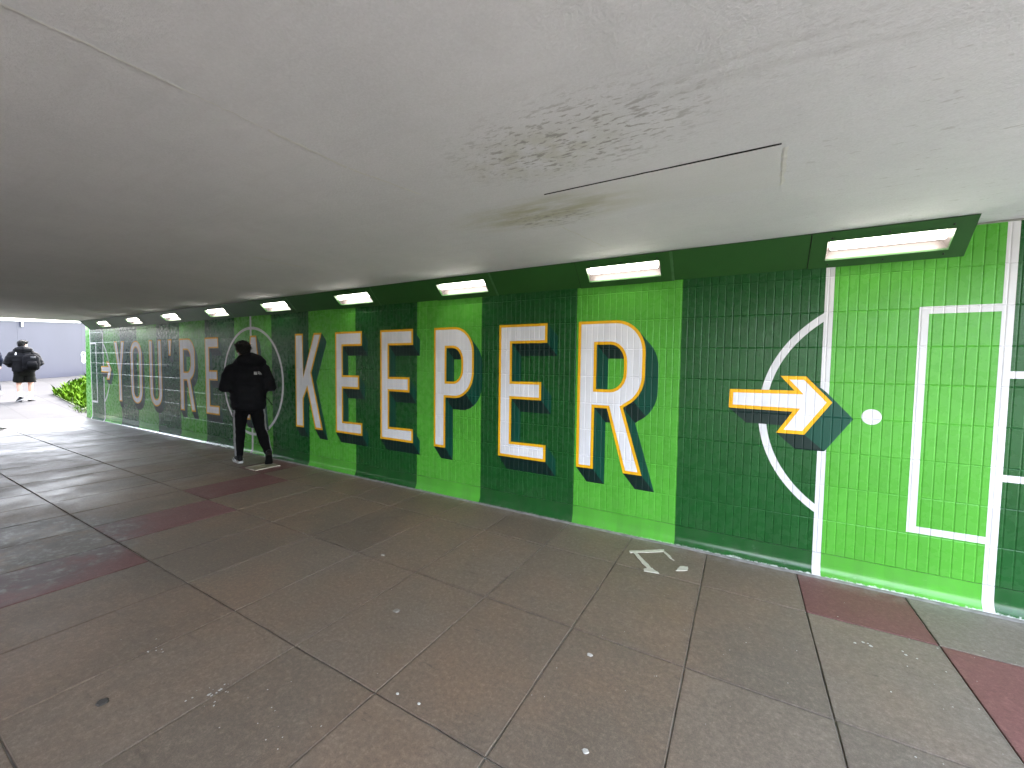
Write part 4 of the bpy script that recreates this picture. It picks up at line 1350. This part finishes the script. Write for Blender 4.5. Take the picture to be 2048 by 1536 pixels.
# --- the walking man in black beside the wall
manS = dict(head=(-.055, .05, 1.655), head_yaw=.25, head_pitch=-.30,
    arm={-1: ((-.195, 0, 1.375), (-.275, -.05, 1.12), (-.12, .24, 1.13)), 1: ((.195, 0, 1.375), (.27, -.05, 1.12), (.10, .24, 1.13))},
    leg={-1: ((-.095, .0, .86), (-.115, .10, .49), (-.125, .15, .085)), 1: ((.095, 0, .86), (.150, -.02, .475), (.215, -.29, .175))},
    foot={-1: (.35, 0.0), 1: (-.05, 0.75)}, hood_x=.03, palm=(0, -.5, 1))
MAN = (-6.88, -.42, fz(0, -.42))
FACE = math.radians(66)      # forward = rotate +Y by this
man, s, R3 = person("man in black puffer jacket and white striped track pants walking along the mural", MAN, FACE, 1.83, M_SKIND, manS)
hair_cap(man, s, manS['head'], R3, 'curly', M_HAIR, 3.3)
jk = jacket(man, s, manS, M_JACKET, .80, 1.07, True, 4.0, quilt=.004)
tp = legs_cloth(man, s, manS, M_TROUSER, "track_pants", 1.0, 1.0)
M_STRIPE = simple('stripe_fabric', (.36, .36, .37), .8, 60, .1)
for sg in (-1, 1): side_stripes(man, s, manS, M_STRIPE, sg, .15, 1.93, .019, tp)
shoe(man, Vector(manS['leg'][-1][2]) * s, .20, 0.0, s, M_SHOEB, M_SOLE, M_WCLOTH)
shoe(man, Vector(manS['leg'][1][2]) * s, -.05, .80, s, M_SHOEB, M_SHOEB, M_WCLOTH)
# small white quarter-dome emblem on the right shoulder blade
mb = MB()
for i in range(3):
    r0, r1 = .012 + .012 * i, .019 + .012 * i
    for k in range(6):
        a0, a1 = math.pi / 2 * k / 6, math.pi / 2 * (k + 1) / 6
        q = []
        for r, a in ((r0, a0), (r1, a0), (r1, a1), (r0, a1)):
            q.append((.13 + r * math.cos(a) - .02, -.178, 1.315 + r * math.sin(a)))
        mb.face([tuple(Vector(p) * s) for p in q])
for k in range(3):
    mb.face([tuple(Vector(p) * s) for p in ((.06, -.178, 1.316 + .014 * k), (.10, -.178, 1.316 + .014 * k), (.10, -.178, 1.325 + .014 * k), (.06, -.178, 1.325 + .014 * k))])
EMB = mb
def wrap(mb, target, lift=.003):
    """push points forward (+y local) onto the target's back"""
    bv = BVHTree.FromPolygons([v.co for v in target.data.vertices], [p.vertices for p in target.data.polygons])
    out = []
    for p in mb.v:
        h = bv.ray_cast(Vector((p[0], -1.0, p[2])), Vector((0, 1, 0)))
        out.append((p[0], h[0].y - lift, p[2]) if h[0] is not None else p)
    mb.v = out
wrap(EMB, jk)
EMB.build("emblem", M_STRIPE, jk)
mb = MB(); mb.loft([(Vector((.20, -.10, .99)) * s, .006, .004), (Vector((.245, -.13, .93)) * s, .006, .004), (Vector((.285, -.15, .86)) * s, .006, .004)], 6); mb.build("dangling_strap", M_TROUSER, jk)

# --- the boy in shorts beyond the mouth
boyS = dict(head=(0.0, .02, 1.665), head_yaw=-.75, head_pitch=-.12,
    arm={-1: ((-.205, 0, 1.375), (-.31, -.02, 1.13), (-.20, .18, 1.02)), 1: ((.205, 0, 1.375), (.31, -.02, 1.13), (.20, .18, 1.02))},
    leg={-1: ((-.10, .0, .86), (-.115, .06, .49), (-.10, -.03, .09)), 1: ((.10, 0, .86), (.11, .03, .485), (.10, .03, .085))},
    foot={-1: (.5, .35), 1: (-.4, 0.0)}, hood_x=0.0)
BX, BY = -18.88, -.42
view = math.atan2(BY - CAM.y, BX - CAM.x) - math.pi / 2
boy, s, R3 = person("boy in black puffer jacket and black shorts walking up the ramp", (BX, BY, rz(BX) + .005), view, 1.79, M_SKIN, boyS)
hair_cap(boy, s, boyS['head'], R3, 'short', M_HAIR, 5.1)
bj = jacket(boy, s, boyS, M_JACKET, .86, 1.12, True, 8.0, quilt=.006)
legs_cloth(boy, s, boyS, M_SHORTS, "shorts", .5, 1.12, .95, 6.0)
for sg in (-1, 1):
    kn, an = Vector(boyS['leg'][sg][1]), Vector(boyS['leg'][sg][2])
    mb = MB(); mb.loft([(kn.lerp(an, .55) * s, .047 * s, .050 * s), (kn.lerp(an, .75) * s, .043 * s, .046 * s), (kn.lerp(an, 1.02) * s, .039 * s, .042 * s)], 12); mb.build("sock", M_WCLOTH, boy, True)
shoe(boy, Vector(boyS['leg'][-1][2]) * s, .5, .35, s, M_SHOEB, M_SOLE)
shoe(boy, Vector(boyS['leg'][1][2]) * s, -.4, 0.0, s, M_WCLOTH, M_SHOEB)
mb = MB(); mb.loft([(Vector((-.135, -.10, 1.46)) * s, .012, .004), (Vector((-.15, -.155, 1.36)) * s, .012, .004)], 6); mb.build("strap_tag", M_WCLOTH, bj)
# backpack slung on his right shoulder: a thing of its own
bag = thing("backpack", "black backpack slung on the right shoulder of the boy in shorts", "backpack", (BX, BY, rz(BX)), view)
mb = MB(); mb.loft([(Vector((.13, -.27, .92)), .12, .06), (Vector((.13, -.28, .97)), .165, .095), (Vector((.14, -.28, 1.15)), .175, .10), (Vector((.14, -.26, 1.30)), .16, .085), (Vector((.14, -.25, 1.375)), .10, .05)], 18, exp=2.8)
bb_ = remeshed(mb, "body", M_BAG, bag, .013, 3, .006, 10, 2.0)
mb = MB(); mb.loft([(Vector((.15, -.35, .96)), .10, .03), (Vector((.15, -.375, 1.08)), .11, .04), (Vector((.15, -.35, 1.18)), .09, .03)], 14, exp=2.8); mb.build("front_pocket", M_BAG, bag, True)
mb = MB(); mb.loft([(Vector((.17, -.335, 1.25)), .075, .018), (Vector((.17, -.325, 1.32)), .06, .02)], 12); mb.build("top_flap", M_BAGL, bag, True)
mb = MB(); mb.loft([(Vector((.16, -.18, 1.36)), .022, .006), (Vector((.18, -.06, 1.485)), .022, .006), (Vector((.19, .10, 1.46)), .022, .006), (Vector((.2, .17, 1.3)), .022, .006)], 8); mb.build("strap", M_BAG, bag, True)
mb = MB(); mb.box((.285, -.325, 1.13), (.012, .01, .07)); mb.build("zip_pull", simple("zip_tan", (.4, .3, .2), .5), bag)

# --- two walkers mostly outside the left edge
w3S = dict(head=(0, .03, 1.665), arm={-1: ((-.2, 0, 1.375), (-.27, -.05, 1.1), (-.24, .15, .92)), 1: ((.2, 0, 1.375), (.26, -.03, 1.1), (.25, .12, .90))},
    leg={-1: ((-.095, 0, .86), (-.11, .14, .49), (-.11, .16, .085)), 1: ((.095, 0, .86), (.16, .05, .475), (.215, .02, .09))}, foot={-1: (0.1, 0), 1: (-.3, .05)}, palm=(0, .4, 1))
W3 = (-20.55, -.87)
v3 = math.atan2(W3[1] - CAM.y, W3[0] - CAM.x) - math.pi / 2
w3, s, R3 = person("walker in dark coat and navy trousers cut off by the left picture edge", (W3[0], W3[1], rz(W3[0]) + .005), v3, 1.74, M_SKIN, w3S)
hair_cap(w3, s, w3S['head'], R3, 'short', M_HAIR, 6.6)
jacket(w3, s, w3S, M_NAVY, .72, 1.0, False, 3.0)
legs_cloth(w3, s, w3S, M_NAVY, "trousers", 1.0, 1.1, .95, 3.0)
for sg in (-1, 1): shoe(w3, Vector(w3S['leg'][sg][2]) * s, w3S['foot'][sg][0], w3S['foot'][sg][1], s, M_WCLOTH, M_SOLE)
w4S = dict(head=(0, .03, 1.665), arm={-1: ((-.2, 0, 1.375), (-.25, -.03, 1.1), (-.22, .08, .86)), 1: ((.2, 0, 1.375), (.25, -.05, 1.1), (.23, .05, .86))},
    leg={-1: ((-.095, 0, .86), (-.10, .20, .50), (-.10, .36, .085)), 1: ((.095, 0, .86), (.11, -.05, .475), (.11, -.28, .14))}, foot={-1: (0.0, 0), 1: (0, .5)}, palm=(0, .4, 1))
hd4 = math.radians(5)
toe = Vector((-14.06, -1.56)); fw = Vector((-math.sin(hd4), math.cos(hd4))); rt = Vector((math.cos(hd4), math.sin(hd4)))
p4 = toe - fw * (.36 + .20) * .97 + rt * .10 * .97
w4, s, R3 = person("passer-by outside the left edge with one white shoe toe showing in the picture", (p4.x, p4.y, fz(0, p4.y)), hd4, 1.74, M_SKIN, w4S)
hair_cap(w4, s, w4S['head'], R3, 'short', M_HAIR, 7.7)
jacket(w4, s, w4S, M_JACKET, .78, .95, False, 9.0)
legs_cloth(w4, s, w4S, M_TROUSER, "trousers", 1.0, 1.0, .95, 9.0)
for sg in (-1, 1): shoe(w4, Vector(w4S['leg'][sg][2]) * s, w4S['foot'][sg][0], w4S['foot'][sg][1], s, M_WCLOTH, M_SOLE)
